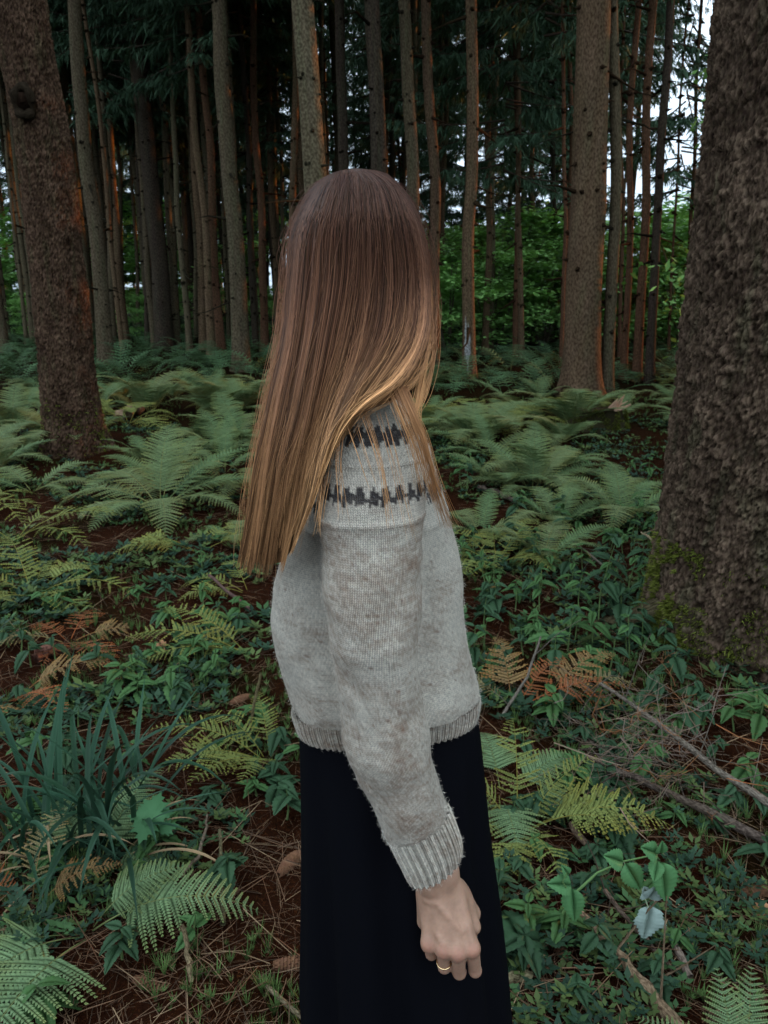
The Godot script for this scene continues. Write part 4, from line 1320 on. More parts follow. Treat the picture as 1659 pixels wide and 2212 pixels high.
# ---------------------------------------------------------------- what nobody could count
func floor_cover() -> void:
	rng.seed = 80
	# needles and short twigs
	var m := MB.new()
	m.tube([Vector3(-0.5, 0, 0), Vector3(0, 0.06, 0.04), Vector3(0.5, 0, 0)], [0.014, 0.014, 0.008], 3, Color.WHITE)
	var xf := []
	var cols := []
	for k in 34000:
		var z := -pow(rf(0, 1), 1.5) * 5.5 - 1.0
		var x := rf(-0.80, 0.80) * (-z + 0.5)
		var l := rf(0.03, 0.09) if rf(0, 1) < 0.9 else rf(0.1, 0.3)
		var th := l * 0.5 if l < 0.1 else 0.09
		var b := Basis(Vector3.UP, rf(0, TAU)) * Basis(Vector3.FORWARD, rf(-0.35, 0.35))
		xf.append(Transform3D(b.scaled_local(Vector3(l, th, th)), on(x, z) + Vector3(0, rf(0.002, 0.022), 0)))
		cols.append([Color(0.15, 0.085, 0.05), Color(0.09, 0.055, 0.035), Color(0.22, 0.145, 0.085), Color(0.06, 0.04, 0.027), Color(0.12, 0.065, 0.038)][rng.randi() % 5] * rf(0.7, 1.2))
	tag(scatter("needle_litter", m.done(), M.deadwood, xf, cols), "brown needles and short twigs strewn over the forest floor", "litter", "", "stuff")
	# little leaves close to the ground
	m = MB.new()
	for k in 7:
		var a := k * 2.4
		var d := Vector3(cos(a), 0.25 + 0.15 * (k % 3), sin(a)) * (0.6 + 0.2 * (k % 3))
		var s := Vector3(-sin(a), 0, cos(a)) * 0.26
		var p := d * 0.25
		m.face(p, p + d * 0.45 + s, p + d, Color.WHITE); m.face(p, p + d, p + d * 0.45 - s, Color.WHITE)
	xf = []
	cols = []
	while xf.size() < 9500:
		var z := -pow(rf(0, 1), 1.3) * 9.0 - 1.15
		var x := rf(-0.82, 0.82) * (-z + 0.5)
		if nz.get_noise_2d(x * 0.9 + 200.0, z * 0.9) < (0.22 if z > -2.6 else -0.05): continue
		xf.append(Transform3D(Basis(Vector3.UP, rf(0, TAU)).scaled(Vector3.ONE * (rf(0.014, 0.034) if z > -2.6 else rf(0.025, 0.06))), on(x, z) + Vector3(0, rf(0.0, 0.05), 0)))
		cols.append([Color(0.022, 0.044, 0.024), Color(0.034, 0.070, 0.026), Color(0.055, 0.078, 0.025), Color(0.016, 0.034, 0.020)][rng.randi() % 4] * rf(0.7, 1.2))
	tag(scatter("ground_leaves", m.done(), M.herb, xf, cols), "small green leaves of low plants growing all over the forest floor", "ground cover", "", "stuff")
	# moss and fine grass
	m = MB.new()
	for k in 9:
		var a := k * 2.4
		var e := Vector3(cos(a) * 0.5, 1.0, sin(a) * 0.5) * (0.6 + 0.1 * (k % 4))
		var s := Vector3(-sin(a), 0, cos(a)) * 0.05
		m.face(-s, s, e, Color.WHITE)
	xf = []
	cols = []
	while xf.size() < 11500:
		var z := -pow(rf(0, 1), 1.2) * 11.0 - 1.1
		var x := rf(-0.82, 0.82) * (-z + 0.5)
		if nz.get_noise_2d(x * 0.8 + 7.0, z * 0.8) < 0.0: continue
		xf.append(Transform3D(Basis(Vector3.UP, rf(0, TAU)).scaled(Vector3(1, rf(0.5, 1.6), 1) * rf(0.02, 0.06)), on(x, z)))
		cols.append(Color(0.06, 0.10, 0.03) * rf(0.6, 1.4))
	tag(scatter("moss_tufts", m.done(), M.herb, xf, cols), "moss and fine grass in patches on the forest floor", "moss", "", "stuff")
	# the green carpet that goes on below the far trunks
	var far := frond_mesh(390, 12, 3, false, 1.2, Color(1, 1, 1))
	xf = []
	cols = []
	while xf.size() < 6400:
		var z := -rf(12.0, 48.0)
		var x := rf(-0.8, 0.78) * -z
		if nz.get_noise_2d(x * 0.25 + 77.0, z * 0.25) < -0.25: continue
		xf.append(Transform3D((Basis(Vector3.UP, rf(0, TAU)) * Basis(Vector3.RIGHT, rf(0.3, 1.0))).scaled(Vector3.ONE * rf(0.5, 1.05)), on(x, z)))
		cols.append(Color(0.062, 0.115, 0.055) * rf(0.5, 1.35))
	tag(scatter("fern_carpet", far, M.fern, xf, cols), "soft green carpet of ferns and seedlings under the far trunks", "undergrowth", "", "stuff")

# ---------------------------------------------------------------- the woman
# a skin over rings: each section is [edge, opposite edge, half depth towards the camera, tag]; f(angle, arc, length, tag, point) -> [outward step, colour]
func spline(a: Vector3, b: Vector3, c: Vector3, d: Vector3, t: float) -> Vector3:
	return b.cubic_interpolate(c, a, d, t)

func loft(sec: Array, rows: int, segs: int, square: float, tile: Vector2, f: Callable, tilt := 0.0) -> MB:
	var m := MB.new()
	var n := sec.size()
	var length := 0.0
	var prev := Vector3.INF
	var mid := (sec[0][0] as Vector3).distance_to(sec[0][1])
	for k in n: mid = maxf(mid, (sec[k][0] as Vector3).distance_to(sec[k][1]))
	var circ: float = PI * (mid * 0.5 + sec[n / 2][2]) 
	var urep := maxf(1.0, roundf(circ / tile.x))
	for r in rows:
		var g := float(r) / (rows - 1) * (n - 1)
		var i := mini(int(g), n - 2)
		var t := g - i
		var i0 := maxi(i - 1, 0)
		var i3 := mini(i + 2, n - 1)
		var lft := spline(sec[i0][0], sec[i][0], sec[i + 1][0], sec[i3][0], t)
		var rgt := spline(sec[i0][1], sec[i][1], sec[i + 1][1], sec[i3][1], t)
		var hd: float = cubic_interpolate(sec[i][2], sec[i + 1][2], sec[i0][2], sec[i3][2], t)
		var tagv: float = lerpf(sec[i][3], sec[i + 1][3], t)
		var c := (lft + rgt) * 0.5
		var x := (rgt - lft) * 0.5
		var down := Vector3(x.y, -x.x, 0).normalized()
		if prev != Vector3.INF: length += prev.distance_to(c)
		prev = c
		for j in segs + 1:
			var a := TAU * (j % segs) / segs
			var ca := cos(a)
			var sa := sin(a)
			var e := pow(pow(absf(ca), square) + pow(absf(sa), square), -1.0 / square)
			var p := c + x * ca * e + Vector3(0, 0, hd) * sa * e
			p.y += tilt * smoothstep(950.0, 1500.0, tagv) * maxf(sa, 0.0)
			var nrm := (x.normalized() * ca / maxf(x.length(), 0.01) + Vector3(0, 0, 1) * sa / maxf(hd, 0.01)).normalized()
			var q: Array = f.call(a, float(j) / segs * circ, length, tagv, p)
			m.vert(p + nrm * q[0], q[1], Vector2(float(j) / segs * urep, length / tile.y))
	m.sheet(0, rows, segs + 1)
	return m

func ends(list: Array, d: float) -> Array:         # rows of [left px, left py, right px, right py, half depth, (own distance)]
	var out := []
	for a in list:
		var dd: float = a[5] if a.size() > 5 else d
		out.append([at(a[0], a[1], dd), at(a[2], a[3], dd), a[4], (a[1] + a[3]) * 0.5])
	return out

const BAND_TOP := [2, 1, 0, 0, 1, 3, 2, 0, 0, 1, 3, 4]
const BAND_END := [6, 8, 7, 8, 6, 5, 7, 8, 6, 8, 5, 6]

func wool_colour(arc: float, length: float, py: float, p: Vector3, brown: float) -> Color:
	var col := int(floor(arc / 0.0036))
	var row := int(floor(length / 0.0027))
	var light := Color(0.97, 0.87, 0.72)
	var dun := Color(0.44, 0.29, 0.195)
	var big := nz.get_noise_3d(p.x * 9.0, p.y * 12.0, p.z * 9.0)
	var streak := nz.get_noise_2d(arc * 22.0, length * 85.0 + 31.0)
	var fleck := nz.get_noise_2d(col * 0.55, row * 0.8 + 400.0)
	var mix := clampf(brown + big * 0.5 + streak * 0.36 + fleck * 0.5, 0.0, 1.0)
	if py < 1105.0: mix *= 0.45
	var c := light.lerp(dun, mix)
	if fleck > 0.62 and py > 1120.0: c = c.lerp(Color(0.28, 0.12, 0.07), 0.45)
	for b in [[904.0, 950.0, 0], [1026.0, 1068.0, 5]]:
		var t: float = (py - b[0]) / (b[1] - b[0])
		if t > 0.0 and t < 1.0:
			var k := posmod(int(floor(col * 1.5)) + b[2], 12)
			var u := t * 8.0 + fleck * 1.2
			if u > BAND_TOP[k] and u < BAND_END[k]:
				c = Color(0.032, 0.021, 0.021).lerp(c, 0.03 + 0.14 * clampf(streak + fleck, 0.0, 1.0))
	return c

func ridge(py: float) -> float:
	var r := 0.0
	for q in [985.0, 1107.0]: r += exp(-pow((py - q) / 5.0, 2.0)) * 0.0022
	return r

func fuzz(m: MB, n: int, out: MB) -> void:         # fine loose fibres standing off the wool
	var tris := m.i.size() / 3
	for k in n:
		var q := (rng.randi() % tris) * 3
		var a := m.v[m.i[q]]
		var nrm := (m.v[m.i[q + 2]] - a).cross(m.v[m.i[q + 1]] - a).normalized()
		var c := m.c[m.i[q]].lerp(Color(0.6, 0.58, 0.55), 0.35)
		var d := (nrm * rf(0.3, 1.0) + Vector3(rf(-1, 1), rf(-1, 0.8), rf(-1, 1)) * 0.8).normalized()
		var l := rf(0.002, 0.006)
		var s := d.cross(Vector3(rf(-1, 1), rf(-1, 1), rf(-1, 1))).normalized() * 0.00009
		var b := a + d * l * 0.6
		var e := b + (d + Vector3(rf(-1, 1), rf(-1, 1), rf(-1, 1)) * 0.8).normalized() * l * 0.6
		var v0 := out.vert(a - s, c); var v1 := out.vert(a + s, c); var v2 := out.vert(b - s, c); var v3 := out.vert(b + s, c); var v4 := out.vert(e, c)
		out.tri(v0, v2, v1); out.tri(v1, v2, v3); out.tri(v2, v4, v3)

func mirrored(m: MB, plane: float) -> MB:          # the same shape on the body's other side
	var o := MB.new()
	o.v = m.v.duplicate(); o.c = m.c.duplicate(); o.t = m.t.duplicate(); o.i = m.i.duplicate()
	for k in o.v.size(): o.v[k] = Vector3(o.v[k].x, o.v[k].y, 2.0 * plane - o.v[k].z)
	for k in range(0, o.i.size(), 3):
		var q := o.i[k + 1]
		o.i[k + 1] = o.i[k + 2]; o.i[k + 2] = q
	return o

const MID := -1.0           # the plane that halves the body

func sweater(person: Node3D) -> void:
	var body := func(a: float, arc: float, length: float, py: float, p: Vector3) -> Array:
		var fold := nz.get_noise_3d(p.x * 5.0, p.y * 4.0 + 3.0, p.z * 5.0) * 0.010 + nz.get_noise_3d(p.x * 16.0, p.y * 9.0, p.z * 16.0) * 0.003
		return [fold * smoothstep(900.0, 1150.0, py) + ridge(py), wool_colour(arc, length, py, p, 0.10)]
	var arm := func(a: float, arc: float, length: float, py: float, p: Vector3) -> Array:
		var fold := nz.get_noise_3d(p.x * 6.0 + 20.0, p.y * 6.0, p.z * 6.0) * 0.010 + nz.get_noise_3d(p.x * 18.0, p.y * 14.0, p.z * 18.0) * 0.003
		return [fold * smoothstep(950.0, 1200.0, py) + ridge(py), wool_colour(arc + 7.0, length, py, p, 0.40)]
	var rib := func(a: float, arc: float, length: float, py: float, p: Vector3) -> Array:
		var w := cos(arc / 0.0092 * TAU)
		var c := wool_colour(arc, length, 1500.0, p, 0.30)
		return [w * 0.0027 + 0.001, c * (0.86 + 0.14 * w)]
	var tile := Vector2(0.173, 0.173)
	var s := obj("sweater", null, M.wool, person)
	var torso := loft(ends([
		[778, 852, 832, 846, 0.045], [735, 900, 872, 884, 0.085], [703, 955, 912, 935, 0.112], [675, 1030, 934, 1000, 0.122], [640, 1110, 960, 1090, 0.125], [606, 1200, 981, 1180, 0.124],
		[593, 1280, 993, 1250, 0.124], [596, 1360, 1000, 1340, 0.125], [607, 1440, 1014, 1415, 0.126], [624, 1502, 1031, 1478, 0.126], [636, 1530, 1031, 1504, 0.122]], 1.0), 150, 300, 2.3, tile, body, 0.030)
	s.mesh = torso.done()
	var hem := loft(ends([[636, 1526, 1031, 1500, 0.122], [640, 1545, 1031, 1515, 0.119], [652, 1574, 1024, 1544, 0.115], [664, 1572, 1012, 1544, 0.105]], 1.0), 22, 1000, 2.3, tile, rib, 0.030)
	obj("hem", hem.done(), M.wool, s)
	var path := ends([
		[818, 868, 846, 868, 0.008, 0.885], [770, 886, 872, 883, 0.030, 0.878], [735, 915, 890, 910, 0.045, 0.870], [714, 955, 905, 948, 0.053, 0.862], [700, 1003, 916, 997, 0.058, 0.854], [689, 1055, 921, 1048, 0.061, 0.847],
		[683, 1115, 917, 1105, 0.061, 0.842], [688, 1205, 912, 1195, 0.060, 0.838], [700, 1305, 914, 1295, 0.059, 0.835], [714, 1405, 909, 1392, 0.057, 0.833], [728, 1505, 906, 1485, 0.055, 0.832],
		[752, 1605, 926, 1572, 0.053, 0.833], [788, 1700, 949, 1660, 0.049, 0.835], [822, 1778, 963, 1732, 0.043, 0.838], [834, 1802, 966, 1752, 0.037, 0.840]], 0.84)
	var sleeve := loft(path, 190, 150, 2.15, tile, arm)
	obj("sleeve", sleeve.done(), M.wool, s)
	var cuff := loft(ends([[836, 1796, 966, 1746, 0.037, 0.840], [850, 1826, 980, 1778, 0.036, 0.841], [868, 1862, 992, 1814, 0.034, 0.842], [884, 1894, 994, 1840, 0.032, 0.843], [893, 1896, 985, 1848, 0.028, 0.843]], 0.84), 26, 380, 2.1, tile, rib)
	obj("cuff", cuff.done(), M.wool, s)
	obj("sleeve", mirrored(sleeve, MID).done(), M.wool, s)
	obj("cuff", mirrored(cuff, MID).done(), M.wool, s)
	rng.seed = 90
	var fz := MB.new()
	fuzz(torso, 9000, fz); fuzz(sleeve, 9000, fz); fuzz(cuff, 1500, fz); fuzz(hem, 1800, fz)
	obj("wool_fuzz", fz.done(), M.wool_fuzz, s)

func skirt(person: Node3D) -> void:
	var cloth := func(a: float, arc: float, length: float, py: float, p: Vector3) -> Array:
		var k := clampf(length / 0.5, 0.0, 1.0)
		var pleat := sin(a * 7.0 + 0.8 * sin(a * 3.0) + length * 0.6) * 0.013 + sin(a * 17.0 + 1.3 + length) * 0.004
		return [pleat * k, Color.WHITE]
	var list := ends([[644, 1500, 1014, 1470, 0.105], [650, 1580, 1030, 1550, 0.112], [656, 1680, 1040, 1660, 0.130], [661, 1800, 1050, 1790, 0.146], [664, 1950, 1068, 1945, 0.160], [665, 2100, 1082, 2100, 0.170], [664, 2212, 1092, 2212, 0.180]], 1.0)
	list.append([Vector3(-0.17, 0.22, -1.0), Vector3(0.225, 0.22, -1.0), 0.21, 2400.0])
	list.append([Vector3(-0.18, 0.10, -1.0), Vector3(0.24, 0.10, -1.0), 0.22, 2500.0])
	obj("skirt", loft(list, 60, 220, 2.2, Vector2(0.2, 0.2), cloth).done(), M.black_cloth, person)

# ---- skin: distances to tapered bones, joined smoothly and meshed with surface nets
func bone(p: Vector3, b: Array) -> float:
	var ab: Vector3 = b[1] - b[0]
	var l := ab.length_squared()
	var t: float = clampf((p - b[0]).dot(ab) / l, 0.0, 1.0) if l > 1e-12 else 0.0
	return p.distance_to(b[0] + ab * t) - lerpf(b[2], b[3], t)

func smin(a: float, b: float, k: float) -> float:
	var h := maxf(k - absf(a - b), 0.0) / k
	return minf(a, b) - h * h * k * 0.25

# chains: [how softly it joins, [bones]]; the first chain is what the others grow out of; within a chain bones join softly
func field(p: Vector3, chains: Array) -> float:
	var root := 1e9
	for b in chains[0][1]: root = smin(root, bone(p, b), chains[0][0])
	var out := root
	for k in range(1, chains.size()):
		var d := 1e9
		for b in chains[k][1]: d = smin(d, bone(p, b), 0.004)
		out = minf(out, smin(root, d, chains[k][0]))
	return out

func nets(m: MB, chains: Array, cell: float, lo: Vector3, hi: Vector3, colour: Callable) -> void:
	var nx := int((hi.x - lo.x) / cell) + 2
	var ny := int((hi.y - lo.y) / cell) + 2
	var nzz := int((hi.z - lo.z) / cell) + 2
	var val := PackedFloat32Array()
	val.resize(nx * ny * nzz)
	var k := 0
	for z in nzz:
		for y in ny:
			var x := 0
			while x < nx:
				var d := field(lo + Vector3(x, y, z) * cell, chains)
				val[k] = d
				k += 1; x += 1
				# far from the skin: skip as many cells as the distance allows
				var skip := int((absf(d) - 0.006) / cell * 0.8) - 1
				while skip > 0 and x < nx:
					val[k] = d
					k += 1; x += 1; skip -= 1
	var made := {}
	var step := [1, nx, nx * ny]
	for z in nzz - 1:
		for y in ny - 1:
			for x in nx - 1:
				var c := x + y * nx + z * nx * ny
				var sum := Vector3.ZERO
				var hits := 0
				var v0 := val[c] < 0.0
				var same := true
				for q in 8:
					if (val[c + (q & 1) + ((q >> 1) & 1) * nx + (q >> 2) * nx * ny] < 0.0) != v0:
						same = false
						break
				if same: continue
				for ax in 3:
					for q in 4:
						var o := Vector3i.ZERO
						o[(ax + 1) % 3] = q & 1
						o[(ax + 2) % 3] = q >> 1
						var i0: int = c + o.x + o.y * nx + o.z * nx * ny
						var a := val[i0]
						var b := val[i0 + step[ax]]
						if (a < 0.0) != (b < 0.0):
							var pt := Vector3(o)
							pt[ax] += a / (a - b)
							sum += pt
							hits += 1
				var p := lo + (Vector3(x, y, z) + sum / hits) * cell
				made[c] = m.vert(p, colour.call(p))
	for c in made:
		var x: int = c % nx
		var y: int = (c / nx) % ny
		var z: int = c / (nx * ny)
		for ax in 3:
			var b: int = (ax + 1) % 3
			var d: int = (ax + 2) % 3
			var xyz := [x, y, z]
			if xyz[b] == 0 or xyz[d] == 0: continue
			var a0 := val[c] < 0.0
			if a0 == (val[c + step[ax]] < 0.0): continue
			var q0: int = made.get(c, -1)
			var q1: int = made.get(c - step[b], -1)
			var q2: int = made.get(c - step[b] - step[d], -1)
			var q3: int = made.get(c - step[d], -1)
			if q0 < 0 or q1 < 0 or q2 < 0 or q3 < 0: continue
			if a0: m.tri(q0, q2, q1); m.tri(q0, q3, q2)
			else: m.tri(q0, q1, q2); m.tri(q0, q2, q3)

func body(person: Node3D) -> void:
	var m := MB.new()
	var skin := Color(0.255, 0.148, 0.100)
	# --- the right hand
	var veins := []
	var w := at(946, 1886, 0.846)
	var mcp := [at(926, 2036, 0.814), at(957, 2049, 0.803), at(989, 2055, 0.799), at(1020, 2047, 0.804)]
	var pip := [at(932, 2060, 0.824), at(960, 2088, 0.815), at(992, 2100, 0.812), at(1026, 2096, 0.815)]
	var root := [at(924, 1925, 0.842), at(938, 1922, 0.838), at(954, 1920, 0.836), at(984, 1920, 0.841)]
	var palm := [[at(905, 1790, 0.842), w, 0.027, 0.0225], [w, at(950, 1935, 0.845), 0.0215, 0.019], [at(935, 1885, 0.846), at(958, 1885, 0.846), 0.019, 0.019], [at(955, 1960, 0.850), at(975, 2020, 0.832), 0.018, 0.016]]
	var hand := [[0.012, palm]]
	for k in 4:
		palm.append([root[k], mcp[k], 0.0115, 0.0088])
	palm.append([at(918, 1930, 0.846), at(918, 1990, 0.842), 0.011, 0.011])           # the little finger's edge of the palm
	palm.append([at(926, 1912, 0.832), at(926, 1914, 0.832), 0.0095, 0.0095])         # the wrist's knob
	for k in 4:
		var rr: float = [0.0076, 0.0082, 0.0086, 0.0084][k]
		var dip: Vector3 = pip[k] + Vector3([0.002, 0.001, 0.0, -0.001][k], -0.003, -0.025)
		var tip: Vector3 = dip + Vector3(0, 0.013, -0.012)
		hand.append([0.007, [[mcp[k], pip[k], rr * 1.12, rr], [pip[k], dip, rr * 1.0, rr * 0.92], [dip, tip, rr * 0.92, rr * 0.78]]])
		hand.append([0.010, [[mcp[k] + Vector3(0, 0.001, 0.003), mcp[k] + Vector3(0, -0.002, 0.003), 0.0086, 0.0080]]])     # the knuckle
	palm.append([at(992, 1938, 0.850), at(1022, 2002, 0.836), 0.0125, 0.0105])
	hand.append([0.016, [[at(984, 1920, 0.856), at(1018, 1972, 0.862), 0.014, 0.0125], [at(1018, 1972, 0.862), at(1016, 2030, 0.880), 0.0110, 0.0090], [at(1016, 2030, 0.880), at(1004, 2066, 0.884), 0.0088, 0.0072]]])
	# veins and sinews: laid on the skin where it is met
	for vein in [[[951, 1960], [966, 1978], [985, 2000], [997, 2012], [1010, 2000]], [[918, 1944], [930, 1950], [946, 1953]], [[946, 2022], [953, 2034], [958, 2042]], [[1012, 2004], [1018, 2025], [1022, 2040]]]:
		var line := []
		for q in vein:
			var d := 0.775
			while d < 0.87 and field(at(q[0], q[1], d), hand) > -0.0002: d += 0.0004
			line.append(at(q[0], q[1], d))
		for k in line.size() - 1: veins.append([line[k], line[k + 1], 0.0019, 0.0019])
	for q in veins: hand.append([0.005, [q]])
	var flesh := func(p: Vector3) -> Color:
		var red := 0.0
		for q in mcp: red = maxf(red, 1.0 - p.distance_to(q + Vector3(0, 0.002, 0.007)) / 0.014)
		for q in pip: red = maxf(red, 0.6 - p.distance_to(q) / 0.022)
		var c := skin.lerp(Color(0.24, 0.088, 0.062), clampf(red, 0, 1) * 0.7)
		return c * (1.0 + 0.20 * nz.get_noise_3d(p.x * 45.0, p.y * 45.0, p.z * 45.0) + 0.12 * nz.get_noise_3d(p.x * 220.0, p.y * 220.0, p.z * 220.0))
	var lo := Vector3(1, 1, 1) * 1e9
	var hi := -lo
	for q in mcp + pip + root + [at(905, 1800, 0.842), at(1036, 2000, 0.875)]:
		lo = lo.min(q); hi = hi.max(q)
	var h := MB.new()
	nets(h, hand, 0.0026, lo - Vector3(0.030, 0.028, 0.046), hi + Vector3(0.028, 0.012, 0.030), flesh)
	for part in [h, mirrored(h, MID)]:
		var first := m.v.size()
		m.v.append_array(part.v); m.c.append_array(part.c); m.t.append_array(part.t)
		for q in part.i: m.i.push_back(q + first)
	# --- head: skull, face looking away into the wood, neck
	var hc := at(772, 545, 0.93)
	var fwd := Vector3(0.38, 0.0, -0.925).normalized()
	var sd := Vector3(-fwd.z, 0, fwd.x)
	var face := func(x: float, y: float, z: float) -> Vector3: return hc + sd * x + Vector3(0, y, 0) + fwd * z
	var head := [[0.022, [[face.call(0, 0.015, -0.008), face.call(0, 0.012, 0.02), 0.064, 0.064], [face.call(0, -0.045, 0.03), face.call(0, -0.07, 0.035), 0.050, 0.044], [face.call(0, -0.105, 0.058), face.call(0, -0.108, 0.060), 0.020, 0.018],
		[face.call(0, -0.08, -0.005), Vector3(-0.02, 1.36, -1.0), 0.046, 0.052]]],
		[0.008, [[face.call(0, -0.018, 0.082), face.call(0, -0.046, 0.100), 0.006, 0.009]]], [0.006, [[face.call(-0.012, -0.050, 0.088), face.call(0.012, -0.050, 0.088), 0.006, 0.006]]],
		[0.010, [[face.call(-0.036, 0.004, 0.070), face.call(-0.014, 0.006, 0.081), 0.006, 0.006]]], [0.010, [[face.call(0.036, 0.004, 0.070), face.call(0.014, 0.006, 0.081), 0.006, 0.006]]],
		[0.005, [[face.call(-0.020, -0.075, 0.076), face.call(0.020, -0.075, 0.076), 0.0055, 0.0055]]], [0.004, [[face.call(-0.017, -0.083, 0.075), face.call(0.017, -0.083, 0.075), 0.006, 0.006]]],
		[0.006, [[face.call(-0.069, 0.0, 0.005), face.call(-0.066, -0.035, 0.010), 0.011, 0.007]]], [0.006, [[face.call(0.069, 0.0, 0.005), face.call(0.066, -0.035, 0.010), 0.011, 0.007]]]]
	var look := func(p: Vector3) -> Color:
		var q := p - hc
		var l := Vector3(q.dot(sd), q.y, q.dot(fwd))
		if l.z > 0.06 and absf(l.y + 0.079) < 0.009 and absf(l.x) < 0.022: return Color(0.42, 0.15, 0.13)
		for e in [-0.027, 0.027]:
			var r := Vector2((l.x - e) / 0.014, (l.y + 0.014) / 0.006).length()
			if l.z > 0.04 and r < 1.0: return Color(0.04, 0.03, 0.02) if Vector2(l.x - e, l.y + 0.014).length() < 0.006 else Color(0.6, 0.58, 0.55)
			if l.z > 0.04 and absf(l.y - 0.008) < 0.004 and absf(l.x - e) < 0.018: return Color(0.08, 0.05, 0.035)
		return skin
	nets(m, head, 0.004, hc - Vector3(0.12, 0.16, 0.13), hc + Vector3(0.12, 0.10, 0.09), look)
	# --- trunk, arms and legs under the clothes
	var sh := at(822, 960, 0.872)
	var el := at(825, 1530, 0.836)
	var wr := at(905, 1795, 0.842)
	var flip := func(p: Vector3) -> Vector3: return Vector3(p.x, p.y, 2.0 * MID - p.z)
	var limbs := [[0.05, [[Vector3(-0.02, 1.36, -1.0), Vector3(-0.015, 1.30, -1.0), 0.052, 0.075], [Vector3(-0.015, 1.28, -1.02), Vector3(-0.015, 1.28, -0.98), 0.080, 0.082], [Vector3(-0.015, 1.25, -1.0), Vector3(0.0, 1.03, -1.0), 0.085, 0.085],
		[Vector3(0.005, 0.95, -1.015), Vector3(0.005, 0.95, -0.985), 0.080, 0.080]]],
		[0.04, [[sh, el, 0.034, 0.034], [el, wr, 0.034, 0.025]]], [0.04, [[flip.call(sh), flip.call(el), 0.034, 0.034], [flip.call(el), flip.call(wr), 0.034, 0.025]]],
		[0.03, [[Vector3(0.01, 0.90, -0.95), Vector3(0.03, 0.50, -0.93), 0.060, 0.055], [Vector3(0.03, 0.50, -0.93), Vector3(0.02, 0.09, -0.93), 0.050, 0.034]]],
		[0.03, [[Vector3(0.01, 0.90, -1.05), Vector3(0.03, 0.50, -1.07), 0.060, 0.055], [Vector3(0.03, 0.50, -1.07), Vector3(0.02, 0.09, -1.07), 0.050, 0.034]]]]
	nets(m, limbs, 0.016, Vector3(-0.16, 0.04, -1.32), Vector3(0.18, 1.42, -0.74), func(_p): return skin)
	obj("body", m.done(), M.skin, person)
	# shoes
	for z in [-0.93, -1.07]:
		var sm := MB.new()
		nets(sm, [[0.03, [[Vector3(0.015, 0.16, z), Vector3(0.015, 0.07, z), 0.042, 0.042], [Vector3(-0.015, 0.052, z), Vector3(0.09, 0.045, z), 0.040, 0.038], [Vector3(0.09, 0.045, z), Vector3(0.17, 0.036, z), 0.038, 0.030]]]], 0.010, Vector3(-0.08, -0.01, z - 0.07), Vector3(0.23, 0.22, z + 0.07), func(_p): return Color.WHITE)
		obj("shoe", sm.done(), M.leather, person)
	# the ring on the ring finger
	var rg := MB.new()
	var c := (mcp[1] as Vector3).lerp(pip[1], 0.74)
	var ax: Vector3 = (pip[1] - mcp[1]).normalized()
	var u := ax.cross(Vector3.RIGHT).normalized()
	var v := ax.cross(u)
	var ring := []
	var rad := []
	for k in 33:
		var a := TAU * k / 32.0
		ring.append(c + (u * cos(a) + v * sin(a)) * 0.0093); rad.append(0.0010)
	rg.tube(ring, rad, 6, Color.WHITE)
	obj("ring", rg.done(), M.gold, person)

# ---- hair
const GUIDES := [
	[[712, 377], [668, 412], [628, 500], [616, 610], [604, 725], [575, 862], [551, 985], [533, 1105], [511, 1228]],
	[[722, 373], [692, 406], [655, 498], [643, 615], [630, 740], [603, 870], [578, 1000], [562, 1120], [543, 1247]],
	[[735, 369], [722, 398], [695, 492], [686, 620], [665, 750], [640, 880], [612, 1000], [592, 1122], [573, 1257]],
	[[750, 366], [752, 396], [743, 490], [735, 620], [712, 755], [684, 880], [655, 1000], [630, 1120], [604, 1248]],
	[[768, 364], [790, 396], [798, 490], [796, 620], [770, 752], [720, 882], [688, 990], [662, 1095], [628, 1205]],
	[[785, 365], [826, 402], [850, 492], [860, 606], [843, 725], [775, 845], [722, 935], [690, 1045], [644, 1168]],
	[[802, 367], [856, 408], [886, 500], [900, 610], [890, 725], [826, 822], [752, 890], [712, 985], [676, 1095]],
	[[820, 370], [876, 420], [912, 510], [924, 615], [916, 725], [872, 815], [800, 868], [745, 915], [715, 985]],
	[[836, 375], [886, 426], [922, 516], [934, 622], [928, 730], [900, 812], [846, 862], [782, 890], [742, 950]]]
var flow := []          # GUIDES sampled 33 times along each

func guide(a: float, s: float) -> Vector2:
	var g := clampf(a, 0.0, 1.0) * 8.0
	var i := mini(int(g), 7)
	var q := clampf(s, 0.0, 1.0) * 32.0
	var j := mini(int(q), 31)
	var t := q - j
	var x: Vector2 = (flow[i][j] as Vector2).lerp(flow[i][j + 1], t)
	var y: Vector2 = (flow[i + 1][j] as Vector2).lerp(flow[i + 1][j + 1], t)
	return x.lerp(y, g - i)

